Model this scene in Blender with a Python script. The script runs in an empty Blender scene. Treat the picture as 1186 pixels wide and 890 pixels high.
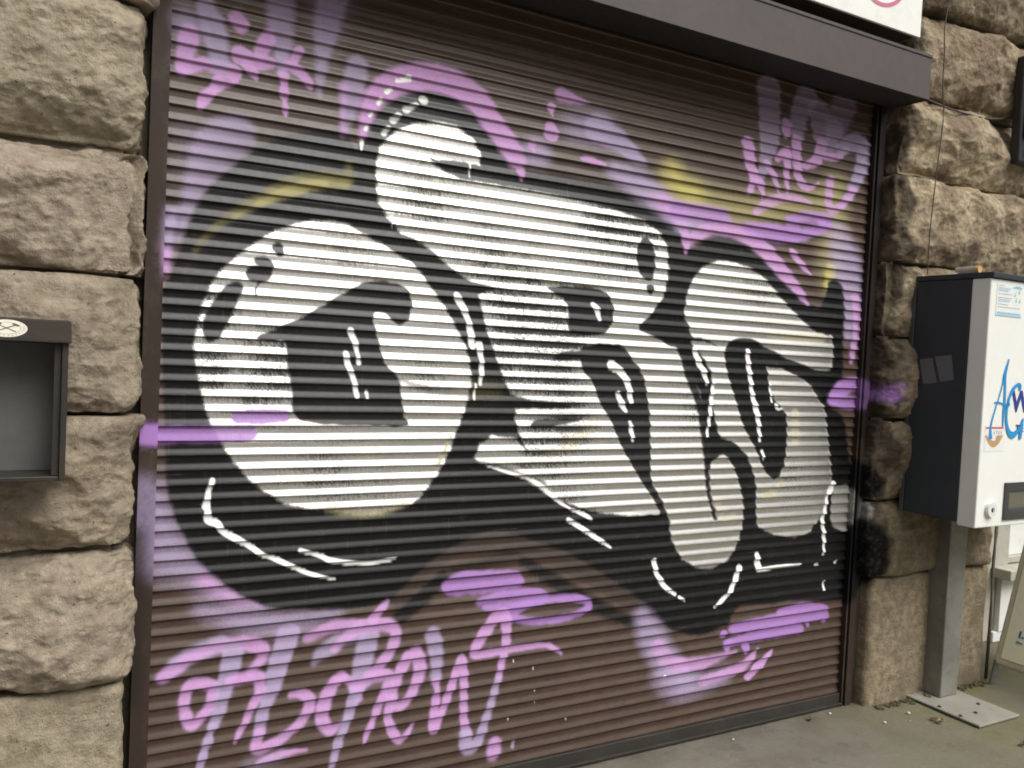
import bpy, bmesh, math, json
import numpy as np
from mathutils import Matrix, Vector
PI = math.pi
rng = np.random.default_rng(7)
scene = bpy.context.scene
col = scene.collection

# ------------------------------------------------------------------ helpers
def srgb(r, g, b):
    f = lambda c: ((c / 255 + .055) / 1.055) ** 2.4 if c > 10 else c / 255 / 12.92
    return (f(r), f(g), f(b), 1)

def link(o, parent=None):
    col.objects.link(o)
    if parent is not None:
        o.parent = parent
    return o

def tag(o, label=None, cat=None, group=None, kind=None):
    if label: o['label'] = label
    if cat: o['category'] = cat
    if group: o['group'] = group
    if kind: o['kind'] = kind
    return o

def empty(name, label, cat, group=None, loc=(0, 0, 0)):
    o = link(bpy.data.objects.new(name, None))
    o.location = loc
    o.empty_display_size = .1
    return tag(o, label, cat, group)

def mesh_np(name, V, Fq, mats, parent=None, smooth=True, matidx=None):
    me = bpy.data.meshes.new(name)
    V = np.asarray(V, np.float32); Fq = np.asarray(Fq, np.int32)
    me.vertices.add(len(V)); me.vertices.foreach_set('co', V.ravel())
    me.loops.add(Fq.size); me.loops.foreach_set('vertex_index', Fq.ravel())
    me.polygons.add(len(Fq))
    me.polygons.foreach_set('loop_start', np.arange(0, Fq.size, 4, dtype=np.int32))
    me.polygons.foreach_set('loop_total', np.full(len(Fq), 4, np.int32))
    if matidx is not None:
        me.polygons.foreach_set('material_index', np.asarray(matidx, np.int32))
    me.polygons.foreach_set('use_smooth', np.full(len(Fq), smooth, bool))
    for m in (mats if isinstance(mats, (list, tuple)) else [mats]):
        me.materials.append(m)
    me.update(); me.validate()
    return link(bpy.data.objects.new(name, me), parent)

def vcol(o, name, rgba):
    a = o.data.attributes.new(name, 'FLOAT_COLOR', 'POINT')
    a.data.foreach_set('color', np.asarray(rgba, np.float32).ravel())

def bm_obj(name, bm, mats, parent=None, smooth=False):
    bmesh.ops.recalc_face_normals(bm, faces=bm.faces[:])
    me = bpy.data.meshes.new(name)
    bm.to_mesh(me); bm.free()
    for m in (mats if isinstance(mats, (list, tuple)) else [mats]):
        me.materials.append(m)
    if smooth:
        for p in me.polygons: p.use_smooth = True
    return link(bpy.data.objects.new(name, me), parent)

def bx(bm, x0, x1, y0, y1, z0, z1, bev=0., seg=2, mi=0, M=None):
    r = bmesh.ops.create_cube(bm, size=1)
    vs = r['verts']
    for v in vs:
        v.co = Vector(((x0 + x1) / 2 + v.co.x * (x1 - x0), (y0 + y1) / 2 + v.co.y * (y1 - y0), (z0 + z1) / 2 + v.co.z * (z1 - z0)))
    fs = list({f for v in vs for f in v.link_faces})
    for f in fs: f.material_index = mi
    if bev > 0:
        es = list({e for v in vs for e in v.link_edges})
        g = bmesh.ops.bevel(bm, geom=es, offset=bev, segments=seg, affect='EDGES', profile=.5)
        vs = list({v for f in g['faces'] for v in f.verts} | set(v for v in vs if v.is_valid))
        for f in g['faces']: f.material_index = mi
    if M is not None:
        for v in vs: v.co = M @ v.co
    return vs

def cyl(bm, p0, p1, r0, r1=None, n=20, mi=0, cap=True):
    p0, p1 = Vector(p0), Vector(p1)
    r1 = r0 if r1 is None else r1
    d = p1 - p0
    M = Matrix.Translation((p0 + p1) / 2) @ d.to_track_quat('Z', 'Y').to_matrix().to_4x4()
    r = bmesh.ops.create_cone(bm, cap_ends=cap, segments=n, radius1=r0, radius2=r1, depth=d.length, matrix=M)
    for f in {f for v in r['verts'] for f in v.link_faces}:
        f.material_index = mi
    return r['verts']

def tube(bm, pts, r, n=8, mi=0):
    pts = [Vector(p) for p in pts]
    rings = []
    for i, p in enumerate(pts):
        t = (pts[min(i + 1, len(pts) - 1)] - pts[max(i - 1, 0)]).normalized()
        q = t.to_track_quat('Z', 'Y')
        rings.append([bm.verts.new(p + q @ Vector((r * math.cos(a), r * math.sin(a), 0))) for a in (2 * PI * k / n for k in range(n))])
    for a, b in zip(rings, rings[1:]):
        for k in range(n):
            f = bm.faces.new((a[k], a[(k + 1) % n], b[(k + 1) % n], b[k])); f.material_index = mi; f.smooth = True
    for rg in (rings[0], rings[-1]):
        f = bm.faces.new(rg); f.material_index = mi

def ribbon(bm, pts, w, M, h=.0008, mi=0):
    """flat painted line: list of (u, v[, halfwidth]) in a local plane, raised by h"""
    pts = [(p[0], p[1], (p[2] if len(p) > 2 else w)) for p in pts]
    L_, R_ = [], []
    for i, p in enumerate(pts):
        a = pts[max(i - 1, 0)]; b = pts[min(i + 1, len(pts) - 1)]
        d = Vector((b[0] - a[0], b[1] - a[1])).normalized(); nrm = Vector((-d.y, d.x))
        L_.append(bm.verts.new(M @ Vector((p[0] + nrm.x * p[2], p[1] + nrm.y * p[2], h))))
        R_.append(bm.verts.new(M @ Vector((p[0] - nrm.x * p[2], p[1] - nrm.y * p[2], h))))
    for i in range(len(pts) - 1):
        f = bm.faces.new((L_[i], L_[i + 1], R_[i + 1], R_[i])); f.material_index = mi

def rect(bm, M, u0, u1, v0, v1, h, mi=0):
    f = bm.faces.new([bm.verts.new(M @ Vector((u, v, h))) for u, v in ((u0, v0), (u1, v0), (u1, v1), (u0, v1))])
    f.material_index = mi

def smooth_pts(pts, n=6, closed=False):
    P = np.asarray(pts, float); N = len(P); out = []
    rngi = range(N) if closed else range(N - 1)
    for i in rngi:
        if closed: a, b, c, d = P[(i - 1) % N], P[i], P[(i + 1) % N], P[(i + 2) % N]
        else: a, b, c, d = P[max(i - 1, 0)], P[i], P[i + 1], P[min(i + 2, N - 1)]
        for k in range(n):
            t = k / n
            out.append(.5 * ((2 * b) + (c - a) * t + (2 * a - 5 * b + 4 * c - d) * t * t + (3 * b - a - 3 * c + d) * t ** 3))
    if not closed: out.append(P[-1])
    return np.array(out)

# numpy gradient noise
_perm = np.random.default_rng(3).permutation(4096)
_grad = np.random.default_rng(4).normal(size=(4096, 3)); _grad /= np.linalg.norm(_grad, axis=1)[:, None]
def pn(p):
    p = np.asarray(p, float); i = np.floor(p).astype(np.int64); f = p - i
    w = f * f * f * (f * (f * 6 - 15) + 10); r = 0
    for dx in (0, 1):
        for dy in (0, 1):
            for dz in (0, 1):
                h = _perm[(_perm[(_perm[(i[:, 0] + dx) & 4095] + i[:, 1] + dy) & 4095] + i[:, 2] + dz) & 4095]
                g = _grad[h]
                v = g[:, 0] * (f[:, 0] - dx) + g[:, 1] * (f[:, 1] - dy) + g[:, 2] * (f[:, 2] - dz)
                r = r + v * (w[:, 0] if dx else 1 - w[:, 0]) * (w[:, 1] if dy else 1 - w[:, 1]) * (w[:, 2] if dz else 1 - w[:, 2])
    return r * 1.6
def fbm(p, o=4, gain=.5, ridged=False):
    p = np.asarray(p, float); s = 0; a = 1; 
    for k in range(o):
        n = pn(p * 2 ** k + 17.3 * k)
        s = s + a * ((1 - 2 * np.abs(n)) if ridged else n); a *= gain
    return s

# ------------------------------------------------------------------ materials
class NT:
    def __init__(s, name):
        s.m = bpy.data.materials.new(name); s.m.use_nodes = True
        s.t = s.m.node_tree; s.b = s.t.nodes['Principled BSDF']
    def n(s, typ, **kw):
        nd = s.t.nodes.new(typ)
        for k, v in kw.items():
            if k.startswith('i_'):
                key = k[2:]; key = int(key) if key.isdigit() else key.replace('_', ' ')
                nd.inputs[key].default_value = v
            else: setattr(nd, k, v)
        return nd
    def l(s, a, b): s.t.links.new(a, b)
    def noise(s, scale, detail=4, rough=.55, vec=None, out='Fac'):
        nd = s.n('ShaderNodeTexNoise'); nd.inputs['Scale'].default_value = scale
        nd.inputs['Detail'].default_value = detail; nd.inputs['Roughness'].default_value = rough
        if vec is None: vec = s.obj()
        s.l(vec, nd.inputs['Vector']); return nd.outputs[out]
    def obj(s):
        if not hasattr(s, '_tc'): s._tc = s.n('ShaderNodeTexCoord')
        return s._tc.outputs['Object']
    def mapv(s, scale=(1, 1, 1), loc=(0, 0, 0)):
        nd = s.n('ShaderNodeMapping'); nd.inputs['Scale'].default_value = scale; nd.inputs['Location'].default_value = loc
        s.l(s.obj(), nd.inputs['Vector']); return nd.outputs[0]
    def ramp(s, fac, stops):
        nd = s.n('ShaderNodeValToRGB'); el = nd.color_ramp.elements
        while len(el) < len(stops): el.new(.5)
        for e, (p, c) in zip(el, stops):
            e.position = p; e.color = c if not isinstance(c, (int, float)) else (c, c, c, 1)
        s.l(fac, nd.inputs[0]); return nd.outputs[0]
    def mix(s, fac, a, b, mode='MIX'):
        nd = s.n('ShaderNodeMix', data_type='RGBA', blend_type=mode)
        for sock, v in ((nd.inputs[0], fac), (nd.inputs[6], a), (nd.inputs[7], b)):
            if isinstance(v, (int, float, tuple)): sock.default_value = v
            else: s.l(v, sock)
        return nd.outputs[2]
    def math(s, op, a, b=0., clamp=False):
        nd = s.n('ShaderNodeMath', operation=op, use_clamp=clamp)
        for i, v in enumerate((a, b)):
            if isinstance(v, (int, float)): nd.inputs[i].default_value = v
            else: s.l(v, nd.inputs[i])
        return nd.outputs[0]
    def bump(s, h, strength=.3, dist=.01, normal=None):
        nd = s.n('ShaderNodeBump'); nd.inputs['Strength'].default_value = strength; nd.inputs['Distance'].default_value = dist
        s.l(h, nd.inputs['Height'])
        if normal is not None: s.l(normal, nd.inputs['Normal'])
        s.l(nd.outputs[0], s.b.inputs['Normal']); return nd.outputs[0]
    def set(s, **kw):
        for k, v in kw.items():
            k = k.replace('_', ' ')
            if isinstance(v, (int, float, tuple)): s.b.inputs[k].default_value = v
            else: s.l(v, s.b.inputs[k])
        return s

def worn(name, c, rough=.5, metal=0., var=.18, dirt=(.06, .05, .035, 1), dirtamt=.35, bump=.08, scale=6):
    """painted or bare surface with patchy tone, grime and a little surface grain"""
    m = NT(name)
    n1 = m.noise(scale, 6, .6); n2 = m.noise(scale * 9, 3, .6)
    dark = tuple(x * (1 - var) for x in c[:3]) + (1,); light = tuple(min(1, x * (1 + var)) for x in c[:3]) + (1,)
    cc = m.mix(m.ramp(n1, [(.3, 0.), (.7, 1.)]), dark, light)
    g = m.math('MULTIPLY', m.ramp(m.noise(scale * 2.3, 8, .7), [(.48, 0.), (.72, 1.)]), dirtamt)
    cc = m.mix(g, cc, dirt)
    rr = m.math('ADD', m.math('MULTIPLY', n2, .25), rough - .12)
    m.set(Base_Color=cc, Roughness=rr, Metallic=metal)
    m.bump(n2, bump, .004)
    return m.m

def flat(name, c, rough=.5, metal=0.):
    m = NT(name)
    n = m.noise(40, 3)
    m.set(Base_Color=m.mix(n, tuple(x * .9 for x in c[:3]) + (1,), tuple(min(1, x * 1.08) for x in c[:3]) + (1,)), Roughness=rough, Metallic=metal)
    return m.m

# stone: sandstone with a dark weathered crust that has flaked off in patches
def stone_mat(name, light, dark, crust_lo, crust_hi, pscale=5., crust=(.05, .038, .026, 1)):
    m = NT(name)
    n1 = m.noise(pscale, 8, .62)
    n2 = m.noise(24, 6, .65)
    strat = m.noise(9, 5, .6, m.mapv((1, 1, 5)))
    base = m.mix(m.ramp(n2, [(.36, 0.), (.62, 1.)]), dark, light)
    base = m.mix(m.math('MULTIPLY', m.ramp(strat, [(.42, 0.), (.62, 1.)]), .25), base, tuple(x * .62 for x in dark[:3]) + (1,))
    cf = m.ramp(n1, [(crust_lo, 0.), (crust_hi, 1.)])
    cr = m.mix(m.noise(40, 4), crust, tuple(min(1, x * 2.6) for x in crust[:3]) + (1,))
    base = m.mix(cf, base, cr)
    at = m.n('ShaderNodeAttribute', attribute_name='tone')
    base = m.mix(1., base, at.outputs['Color'], 'MULTIPLY')
    pits = m.ramp(m.noise(75, 2), [(.24, 0.), (.30, 1.)])
    base = m.mix(m.math('SUBTRACT', 1., pits), base, tuple(x * .3 for x in dark[:3]) + (1,))
    pt = m.n('ShaderNodeAttribute', attribute_name='paint')
    base = m.mix(pt.outputs['Alpha'], base, pt.outputs['Color'])
    m.set(Base_Color=base, Roughness=.9); m.b.inputs['Specular IOR Level'].default_value = .15
    h = m.math('ADD', m.math('MULTIPLY', n2, .6), m.math('MULTIPLY', m.noise(110, 5, .7), .5))
    h = m.math('ADD', h, m.math('MULTIPLY', strat, .22))
    h = m.math('ADD', h, m.math('MULTIPLY', m.noise(260, 3, .7), .25))
    m.bump(h, .9, .016)
    return m.m

# ------------------------------------------------------------------ spray paint
LAYERS = json.loads('''[["P","lav",0.68,0.028,0.2,1,[0.391,2.174,0.357,2.11,0.347,2.042,0.336,1.948,0.328,1.88,0.332,1.83,0.352,1.874,0.39,1.947,0.433,2.02,0.485,2.071,0.533,2.138,0.529,2.198,0.463,2.217]],
["S","lav",0.25,0.06,0.3,1,[0.352,2.134,0.0317,0.0333,0.347,2.025,0.0238,0.025]],
["S","lav",0.9,0.025,0.0,1,[0.312,1.903,0.0172,0.0183,0.306,1.852,0.0156,0.0166,0.302,1.768,0.0109,0.0117]],
["S","lil",0.8,0.02,0.0,1,[0.298,1.802,0.0109,0.0116,0.303,1.739,0.0094,0.01]],
["S","lav",0.7,0.025,0.2,1,[0.597,2.619,0.0415,0.0411,0.601,2.516,0.0399,0.0396,0.609,2.431,0.0279,0.0277,0.612,2.379,0.0157,0.0156]],
["S","lav",0.7,0.022,0.2,1,[0.762,2.66,0.0505,0.0486,0.74,2.53,0.0383,0.0371,0.73,2.43,0.0182,0.0177,0.725,2.317,0.0046,0.0044]],
["S","lav",0.75,0.02,0.2,1,[0.843,2.439,0.0341,0.0325,0.83,2.341,0.034,0.0325,0.815,2.257,0.0188,0.0181,0.808,2.21,0.0066,0.0063]],
["S","lav",0.2,0.05,0.2,1,[0.758,2.677,0.0779,0.0749,0.737,2.529,0.0501,0.0485,0.731,2.439,0.0182,0.0177]],
["P","lav",0.72,0.05,0.2,1,[0.27,1.103,0.313,1.119,0.341,1.049,0.382,0.96,0.452,0.85,0.535,0.785,0.611,0.741,0.549,0.741,0.454,0.788,0.37,0.835,0.273,0.891]],
["S","lil",0.8,0.03,0.0,1,[0.436,0.834,0.0208,0.0221,0.514,0.773,0.0172,0.018,0.606,0.741,0.0053,0.0055]],
["S","lav",0.75,0.04,0.2,1,[0.43,0.742,0.0166,0.0177,0.568,0.691,0.0334,0.0346,0.703,0.671,0.0314,0.0318,0.796,0.68,0.0191,0.019,0.854,0.691,0.0078,0.0077]],
["S","yel",0.6,0.07,0.2,1,[2.135,2.257,0.0599,0.0465,2.182,2.213,0.0955,0.0737,2.364,2.185,0.0914,0.0688,2.601,2.197,0.0879,0.064,2.825,2.25,0.0933,0.0658,2.983,2.282,0.0864,0.0597]],
["S","yel2",0.75,0.05,0.0,1,[2.123,2.305,0.0298,0.0232,2.153,2.253,0.0473,0.0366,2.226,2.219,0.0615,0.0472]],
["S","yel",0.6,0.05,0.2,1,[3.047,2.366,0.0658,0.045,3.051,2.195,0.0715,0.0491,3.043,2.041,0.0769,0.053,3.053,1.928,0.0496,0.0342]],
["S","yel2",0.8,0.02,0.0,1,[3.047,1.996,0.033,0.0228,3.037,1.919,0.0275,0.019]],
["S","lav",0.8,0.035,0.1,1,[3.076,2.167,0.0554,0.0379,3.131,2.05,0.0956,0.0651,3.172,1.918,0.0853,0.058,3.188,1.802,0.0686,0.0466,3.18,1.704,0.0343,0.0234]],
["S","lil",0.9,0.012,0.0,1,[3.215,1.882,0.0288,0.0194,3.243,1.766,0.029,0.0196,3.219,1.647,0.0173,0.0118,3.213,1.588,0.0115,0.0078]],
["P","blk",1,0.014,0.5,1,[0.33,1.78,0.353,1.867,0.381,1.946,0.429,2.02,0.526,2.108,0.61,2.178,0.731,2.214,0.814,2.218,0.85,2.18,0.881,2.251,0.936,2.323,1.013,2.385,1.095,2.412,1.17,2.409,1.26,2.365,1.329,2.315,1.376,2.246,1.413,2.195,1.483,2.199,1.594,2.199,1.748,2.199,1.878,2.192,1.989,2.177,2.1,2.152,2.169,2.086,2.21,2.006,2.267,2.015,2.354,2.062,2.481,2.062,2.601,2.013,2.706,1.943,2.836,1.869,2.908,1.837,2.985,1.819,3.023,1.883,3.035,1.934,3.078,1.953,3.126,1.918,3.146,1.83,3.15,1.659,3.161,1.527,3.11,1.467,3.089,1.393,3.154,1.354,3.199,1.303,3.234,1.168,3.264,1.092,3.293,1.031,3.293,0.709,3.27,0.509,3.168,0.495,2.95,0.517,2.786,0.518,2.653,0.528,2.585,0.509,2.555,0.46,2.447,0.429,2.353,0.436,2.238,0.475,2.145,0.542,1.979,0.631,1.836,0.711,1.65,0.808,1.5,0.863,1.409,0.869,1.226,0.834,1.069,0.723,0.967,0.698,0.879,0.698,0.737,0.71,0.609,0.737,0.522,0.792,0.452,0.851,0.401,0.914,0.365,0.986,0.339,1.049,0.322,1.126,0.31,1.298,0.298,1.528,0.296,1.675]],
["S","blk",0.9,0.025,0.3,1,[1.54,0.804,0.0218,0.0191,1.67,0.722,0.0303,0.026,1.842,0.621,0.0319,0.0268,1.997,0.544,0.0293,0.024,2.07,0.515,0.0171,0.0139]],
["S","blk",0.75,0.03,0.3,1,[1.664,0.826,0.0264,0.0226,1.534,0.836,0.029,0.0254,1.378,0.81,0.0276,0.0248,1.261,0.789,0.0265,0.0243]],
["S","blk",0.95,0.02,0.3,1,[1.216,0.774,0.0229,0.0211,1.142,0.701,0.0319,0.0299,1.072,0.652,0.0249,0.0236]],
["S","blk",0.5,0.09,0.3,1,[0.627,2.15,0.0652,0.0649,0.526,2.082,0.0503,0.0511,0.432,1.942,0.0364,0.0378]],
["S","brn",0.9,0.016,0.3,1,[1.058,0.706,0.0217,0.0206,1.21,0.829,0.0228,0.0211,1.394,0.895,0.0277,0.0247,1.551,0.853,0.0328,0.0286,1.743,0.772,0.0387,0.0328,1.948,0.657,0.0371,0.0306,2.101,0.56,0.0259,0.0209]],
["S","olv",0.75,0.014,0.3,1,[0.379,1.81,0.0072,0.0075,0.422,1.87,0.0097,0.0101,0.501,1.943,0.0125,0.0128,0.581,1.997,0.0154,0.0155,0.67,2.051,0.0212,0.021,0.82,2.078,0.0224,0.0216]],
["S","yel",0.75,0.016,0.3,1,[0.482,1.918,0.0074,0.0076,0.581,1.982,0.0128,0.013,0.658,2.023,0.0185,0.0184,0.743,2.051,0.0164,0.016,0.821,2.062,0.014,0.0135]],
["S","olv",0.7,0.02,0.0,1,[0.787,2.057,0.0222,0.0215,0.829,2.079,0.0169,0.0162,0.829,2.128,0.0112,0.0108]],
["S","brn",0.6,0.03,0.3,1,[0.355,1.732,0.0071,0.0075,0.383,1.81,0.0096,0.01,0.463,1.908,0.0123,0.0127,0.531,1.96,0.0126,0.0128]],
["P","sil",1,0.012,0.6,1,[0.401,1.642,0.428,1.713,0.467,1.773,0.528,1.83,0.621,1.897,0.726,1.936,0.826,1.937,0.867,1.917,0.947,1.887,1.017,1.852,1.07,1.823,1.136,1.751,1.218,1.648,1.272,1.551,1.293,1.456,1.275,1.36,1.246,1.279,1.209,1.178,1.158,1.099,1.089,1.034,0.953,1.006,0.822,1.021,0.688,1.046,0.615,1.09,0.548,1.14,0.481,1.228,0.437,1.306,0.409,1.401,0.388,1.512]],
["P","sil",1,0.012,0.6,0,[0.933,2.201,0.98,2.256,1.048,2.293,1.121,2.309,1.194,2.307,1.251,2.279,1.286,2.24,1.288,2.194,1.193,2.197,1.102,2.186,1.148,2.153,1.216,2.131,1.382,2.133,1.624,2.129,1.815,2.119,1.995,2.086,2.081,2.049,2.119,1.993,2.13,1.896,2.115,1.804,2.049,1.718,2.005,1.686,2.057,1.652,2.18,1.617,2.276,1.511,2.333,1.418,2.36,1.302,2.387,1.121,2.427,1.023,2.421,0.916,2.412,0.772,2.285,0.753,2.226,0.838,2.202,0.927,2.156,0.964,2.054,0.945,1.888,0.963,1.776,0.988,1.651,1.032,1.538,1.1,1.447,1.137,1.342,1.167,1.321,1.185,1.342,1.23,1.385,1.26,1.479,1.251,1.543,1.188,1.504,1.257,1.475,1.319,1.477,1.356,1.545,1.357,1.839,1.366,1.543,1.391,1.453,1.411,1.418,1.475,1.379,1.555,1.34,1.656,1.308,1.749,1.401,1.781,1.276,1.794,1.219,1.822,1.152,1.868,1.097,1.903,1.013,1.931,0.973,1.965,0.935,2.016,0.924,2.07,0.92,2.144]],
["P","sil",1,0.012,0.5,1,[2.387,1.114,2.422,1.152,2.477,1.176,2.539,1.117,2.585,1.017,2.602,0.936,2.59,0.833,2.543,0.748,2.464,0.711,2.389,0.709,2.309,0.744,2.264,0.797,2.273,0.923,2.38,1.025]],
["P","sil",1,0.012,0.5,1,[2.226,1.778,2.247,1.862,2.305,1.932,2.394,1.968,2.522,1.963,2.643,1.92,2.75,1.844,2.86,1.77,2.956,1.719,3.034,1.7,3.079,1.691,3.08,1.552,2.987,1.548,2.86,1.582,2.719,1.606,2.645,1.647,2.565,1.664,2.484,1.653,2.444,1.612,2.405,1.628,2.334,1.653,2.257,1.662,2.218,1.705]],
["P","sil",1,0.012,0.5,0,[2.267,1.635,2.335,1.639,2.444,1.612,2.459,1.541,2.516,1.421,2.573,1.302,2.65,1.203,2.707,1.113,2.778,1.063,2.825,1.122,2.836,1.239,2.817,1.352,2.772,1.388,2.716,1.451,2.688,1.549,2.737,1.566,2.828,1.532,2.937,1.497,3.016,1.457,3.064,1.354,3.108,1.17,3.134,1.064,3.116,0.958,3.082,0.893,3.015,0.83,2.925,0.805,2.797,0.824,2.697,0.864,2.671,0.94,2.674,1.032,2.654,1.089,2.602,1.178,2.515,1.233,2.447,1.252,2.407,1.348,2.381,1.514,2.325,1.589]],
["P","sil",0.8,0.012,0.4,1,[3.151,1.004,3.189,1.023,3.247,1.021,3.265,0.952,3.265,0.824,3.184,0.828,3.145,0.878]],
["P","blk",1,0.008,0.2,1,[0.563,1.564,0.606,1.588,0.666,1.618,0.737,1.657,0.786,1.691,0.835,1.724,0.897,1.76,0.97,1.771,1.04,1.755,1.066,1.708,1.057,1.656,1.027,1.626,0.999,1.641,0.971,1.665,0.93,1.659,0.948,1.584,0.975,1.509,1.026,1.454,1.038,1.394,1.053,1.337,1.064,1.294,0.943,1.296,0.796,1.299,0.732,1.307,0.688,1.326,0.674,1.406,0.657,1.505,0.647,1.558,0.597,1.556]],
["P","blk",1,0.008,0.0,1,[0.507,1.725,0.515,1.71,0.492,1.638,0.46,1.567,0.429,1.54,0.411,1.564,0.409,1.607,0.441,1.678,0.479,1.72]],
["S","blk",1,0.008,0.0,1,[0.562,1.797,0.0153,0.0156,0.581,1.791,0.0206,0.0209,0.577,1.762,0.0257,0.0261,0.546,1.757,0.0229,0.0233]],
["S","blk",1,0.004,0.0,1,[0.572,1.746,0.0039,0.0039,0.555,1.71,0.0026,0.0026,0.556,1.692,0.0018,0.0018]],
["S","blk",1,0.008,0.0,1,[0.618,1.839,0.0183,0.0183,0.624,1.827,0.0105,0.0105]],
["S","blk",0.6,0.02,0.4,1,[1.029,1.449,0.0061,0.0057,1.149,1.417,0.0127,0.0117,1.279,1.408,0.0132,0.0119]],
["P","blk",1,0.008,0.2,1,[1.581,1.795,1.681,1.809,1.795,1.812,1.856,1.784,1.884,1.731,1.86,1.664,1.795,1.635,1.718,1.631,1.679,1.654,1.669,1.745]],
["P","blk",1,0.008,0.2,1,[1.974,1.971,1.988,2.009,2.016,2.022,2.047,1.995,2.064,1.93,2.063,1.88,2.044,1.858,2.005,1.869,1.982,1.913]],
["S","blk",1,0.008,0.0,1,[2.045,1.832,0.0209,0.0166,2.051,1.812,0.0126,0.01]],
["P","blk",1,0.008,0.2,1,[1.622,1.544,1.657,1.567,1.733,1.577,1.758,1.594,1.848,1.605,1.932,1.602,1.976,1.558,2.034,1.493,2.072,1.369,2.091,1.209,2.104,1.093,2.162,0.998,2.212,0.909,2.175,0.928,2.128,0.993,2.077,1.05,2.017,1.129,1.953,1.211,1.894,1.311,1.838,1.389,1.806,1.454,1.748,1.507,1.735,1.539,1.659,1.536]],
["P","blk",1,0.01,0.2,1,[1.997,1.675,2.052,1.725,2.115,1.8,2.19,1.789,2.267,1.639,2.172,1.61,2.075,1.646]],
["P","blk",0.95,0.008,0.2,1,[1.541,1.3,1.58,1.319,1.672,1.32,1.756,1.317,1.692,1.307,1.618,1.288,1.556,1.285]],
["S","blk",0.75,0.014,0.3,1,[1.342,1.154,0.0203,0.0183,1.429,1.146,0.014,0.0123,1.519,1.113,0.0108,0.0094,1.604,1.085,0.0111,0.0095]],
["S","blk",1,0.01,0.2,1,[2.224,1.626,0.0353,0.0274,2.278,1.483,0.0225,0.0174,2.331,1.379,0.0183,0.014,2.362,1.274,0.0231,0.0177,2.386,1.131,0.0139,0.0107,2.409,1.006,0.0117,0.009,2.449,0.914,0.0142,0.0109]],
["P","blk",1,0.008,0.2,1,[2.205,1.636,2.268,1.622,2.329,1.537,2.379,1.486,2.408,1.345,2.447,1.252,2.515,1.233,2.593,1.178,2.649,1.089,2.673,0.977,2.673,0.847,2.617,0.868,2.611,0.943,2.585,1.024,2.539,1.117,2.477,1.176,2.421,1.159,2.392,1.113,2.367,1.203,2.357,1.344,2.314,1.484,2.263,1.569]],
["P","blk",1,0.008,0.2,1,[2.453,1.612,2.484,1.65,2.565,1.664,2.645,1.639,2.688,1.549,2.716,1.451,2.75,1.403,2.817,1.352,2.836,1.239,2.825,1.122,2.778,1.063,2.707,1.113,2.65,1.203,2.573,1.302,2.516,1.421,2.459,1.541]],
["P","blk",1,0.008,0.2,1,[2.645,1.639,2.823,1.584,2.987,1.545,3.086,1.548,3.124,1.506,3.061,1.388,2.943,1.486,2.807,1.535,2.682,1.553]],
["S","gry",0.5,0.01,0.4,1,[1.489,1.337,0.0035,0.0031,1.597,1.332,0.011,0.0095,1.784,1.366,0.0039,0.0032]],
["S","yel",0.22,0.06,0.5,1,[0.79,1.865,0.0195,0.0189,0.869,1.865,0.016,0.0154]],
["S","yel",0.22,0.06,0.5,1,[0.613,1.702,0.0157,0.0158,0.676,1.699,0.0128,0.0128]],
["S","yel",0.22,0.06,0.5,1,[0.874,1.221,0.0202,0.0196,0.956,1.211,0.0167,0.0159]],
["S","yel",0.22,0.06,0.5,1,[0.693,1.128,0.0135,0.0136,0.748,1.118,0.0111,0.011]],
["S","yel",0.22,0.06,0.5,1,[1.073,2.094,0.0214,0.0197,1.16,2.097,0.0177,0.016]],
["S","yel",0.22,0.06,0.5,1,[1.41,1.884,0.0241,0.021,1.508,1.884,0.0199,0.0171]],
["S","yel",0.22,0.06,0.5,1,[1.548,2.052,0.0215,0.0183,1.636,2.053,0.0177,0.0149]],
["S","yel",0.22,0.06,0.5,1,[1.311,1.426,0.0167,0.015,1.38,1.419,0.0137,0.0121]],
["S","yel",0.22,0.06,0.5,1,[1.75,1.917,0.0191,0.0158,1.828,1.915,0.0157,0.0128]],
["S","yel",0.22,0.06,0.5,1,[2.41,1.875,0.0232,0.0175,2.505,1.872,0.0191,0.0142]],
["S","yel",0.5,0.02,0.3,1,[0.808,1.027,0.0113,0.0112,0.953,1.009,0.0119,0.0115,1.073,1.035,0.0093,0.0088]],
["S","yel",0.7,0.008,0.0,1,[1.227,1.261,0.0049,0.0045,1.192,1.181,0.0065,0.0059,1.178,1.158,0.0064,0.0059]],
["S","yel",0.35,0.03,0.3,1,[1.642,1.196,0.0149,0.0127,1.715,1.227,0.0191,0.0161,1.827,1.307,0.0197,0.0163]],
["S","yel",0.5,0.02,0.0,1,[2.873,1.367,0.0159,0.0113,2.889,1.234,0.0213,0.0152]],
["S","yel",0.55,0.02,0.0,1,[2.692,1.686,0.0101,0.0073,2.873,1.68,0.0211,0.015,3.007,1.687,0.0219,0.0152]],
["S","yel",0.6,0.014,0.0,1,[2.722,0.993,0.0153,0.0112,2.772,1.01,0.0155,0.0113,2.821,1.046,0.0105,0.0076]],
["S","yel",0.4,0.014,0.0,1,[2.453,0.986,0.0142,0.0108,2.497,0.912,0.0144,0.0109,2.553,0.927,0.0098,0.0073]],
["S","lil",1,0.018,0.1,1,[0.868,2.22,0.0096,0.0091,0.873,2.248,0.0163,0.0155,0.896,2.335,0.031,0.0293,0.972,2.41,0.0447,0.0416,1.072,2.448,0.0483,0.0442,1.178,2.447,0.0501,0.045,1.267,2.409,0.0495,0.0438,1.326,2.35,0.0426,0.0374,1.389,2.286,0.0435,0.0379,1.43,2.237,0.0395,0.0342]],
["S","lil",0.95,0.01,0.0,1,[1.45,2.194,0.0199,0.0172,1.455,2.164,0.007,0.0061]],
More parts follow.
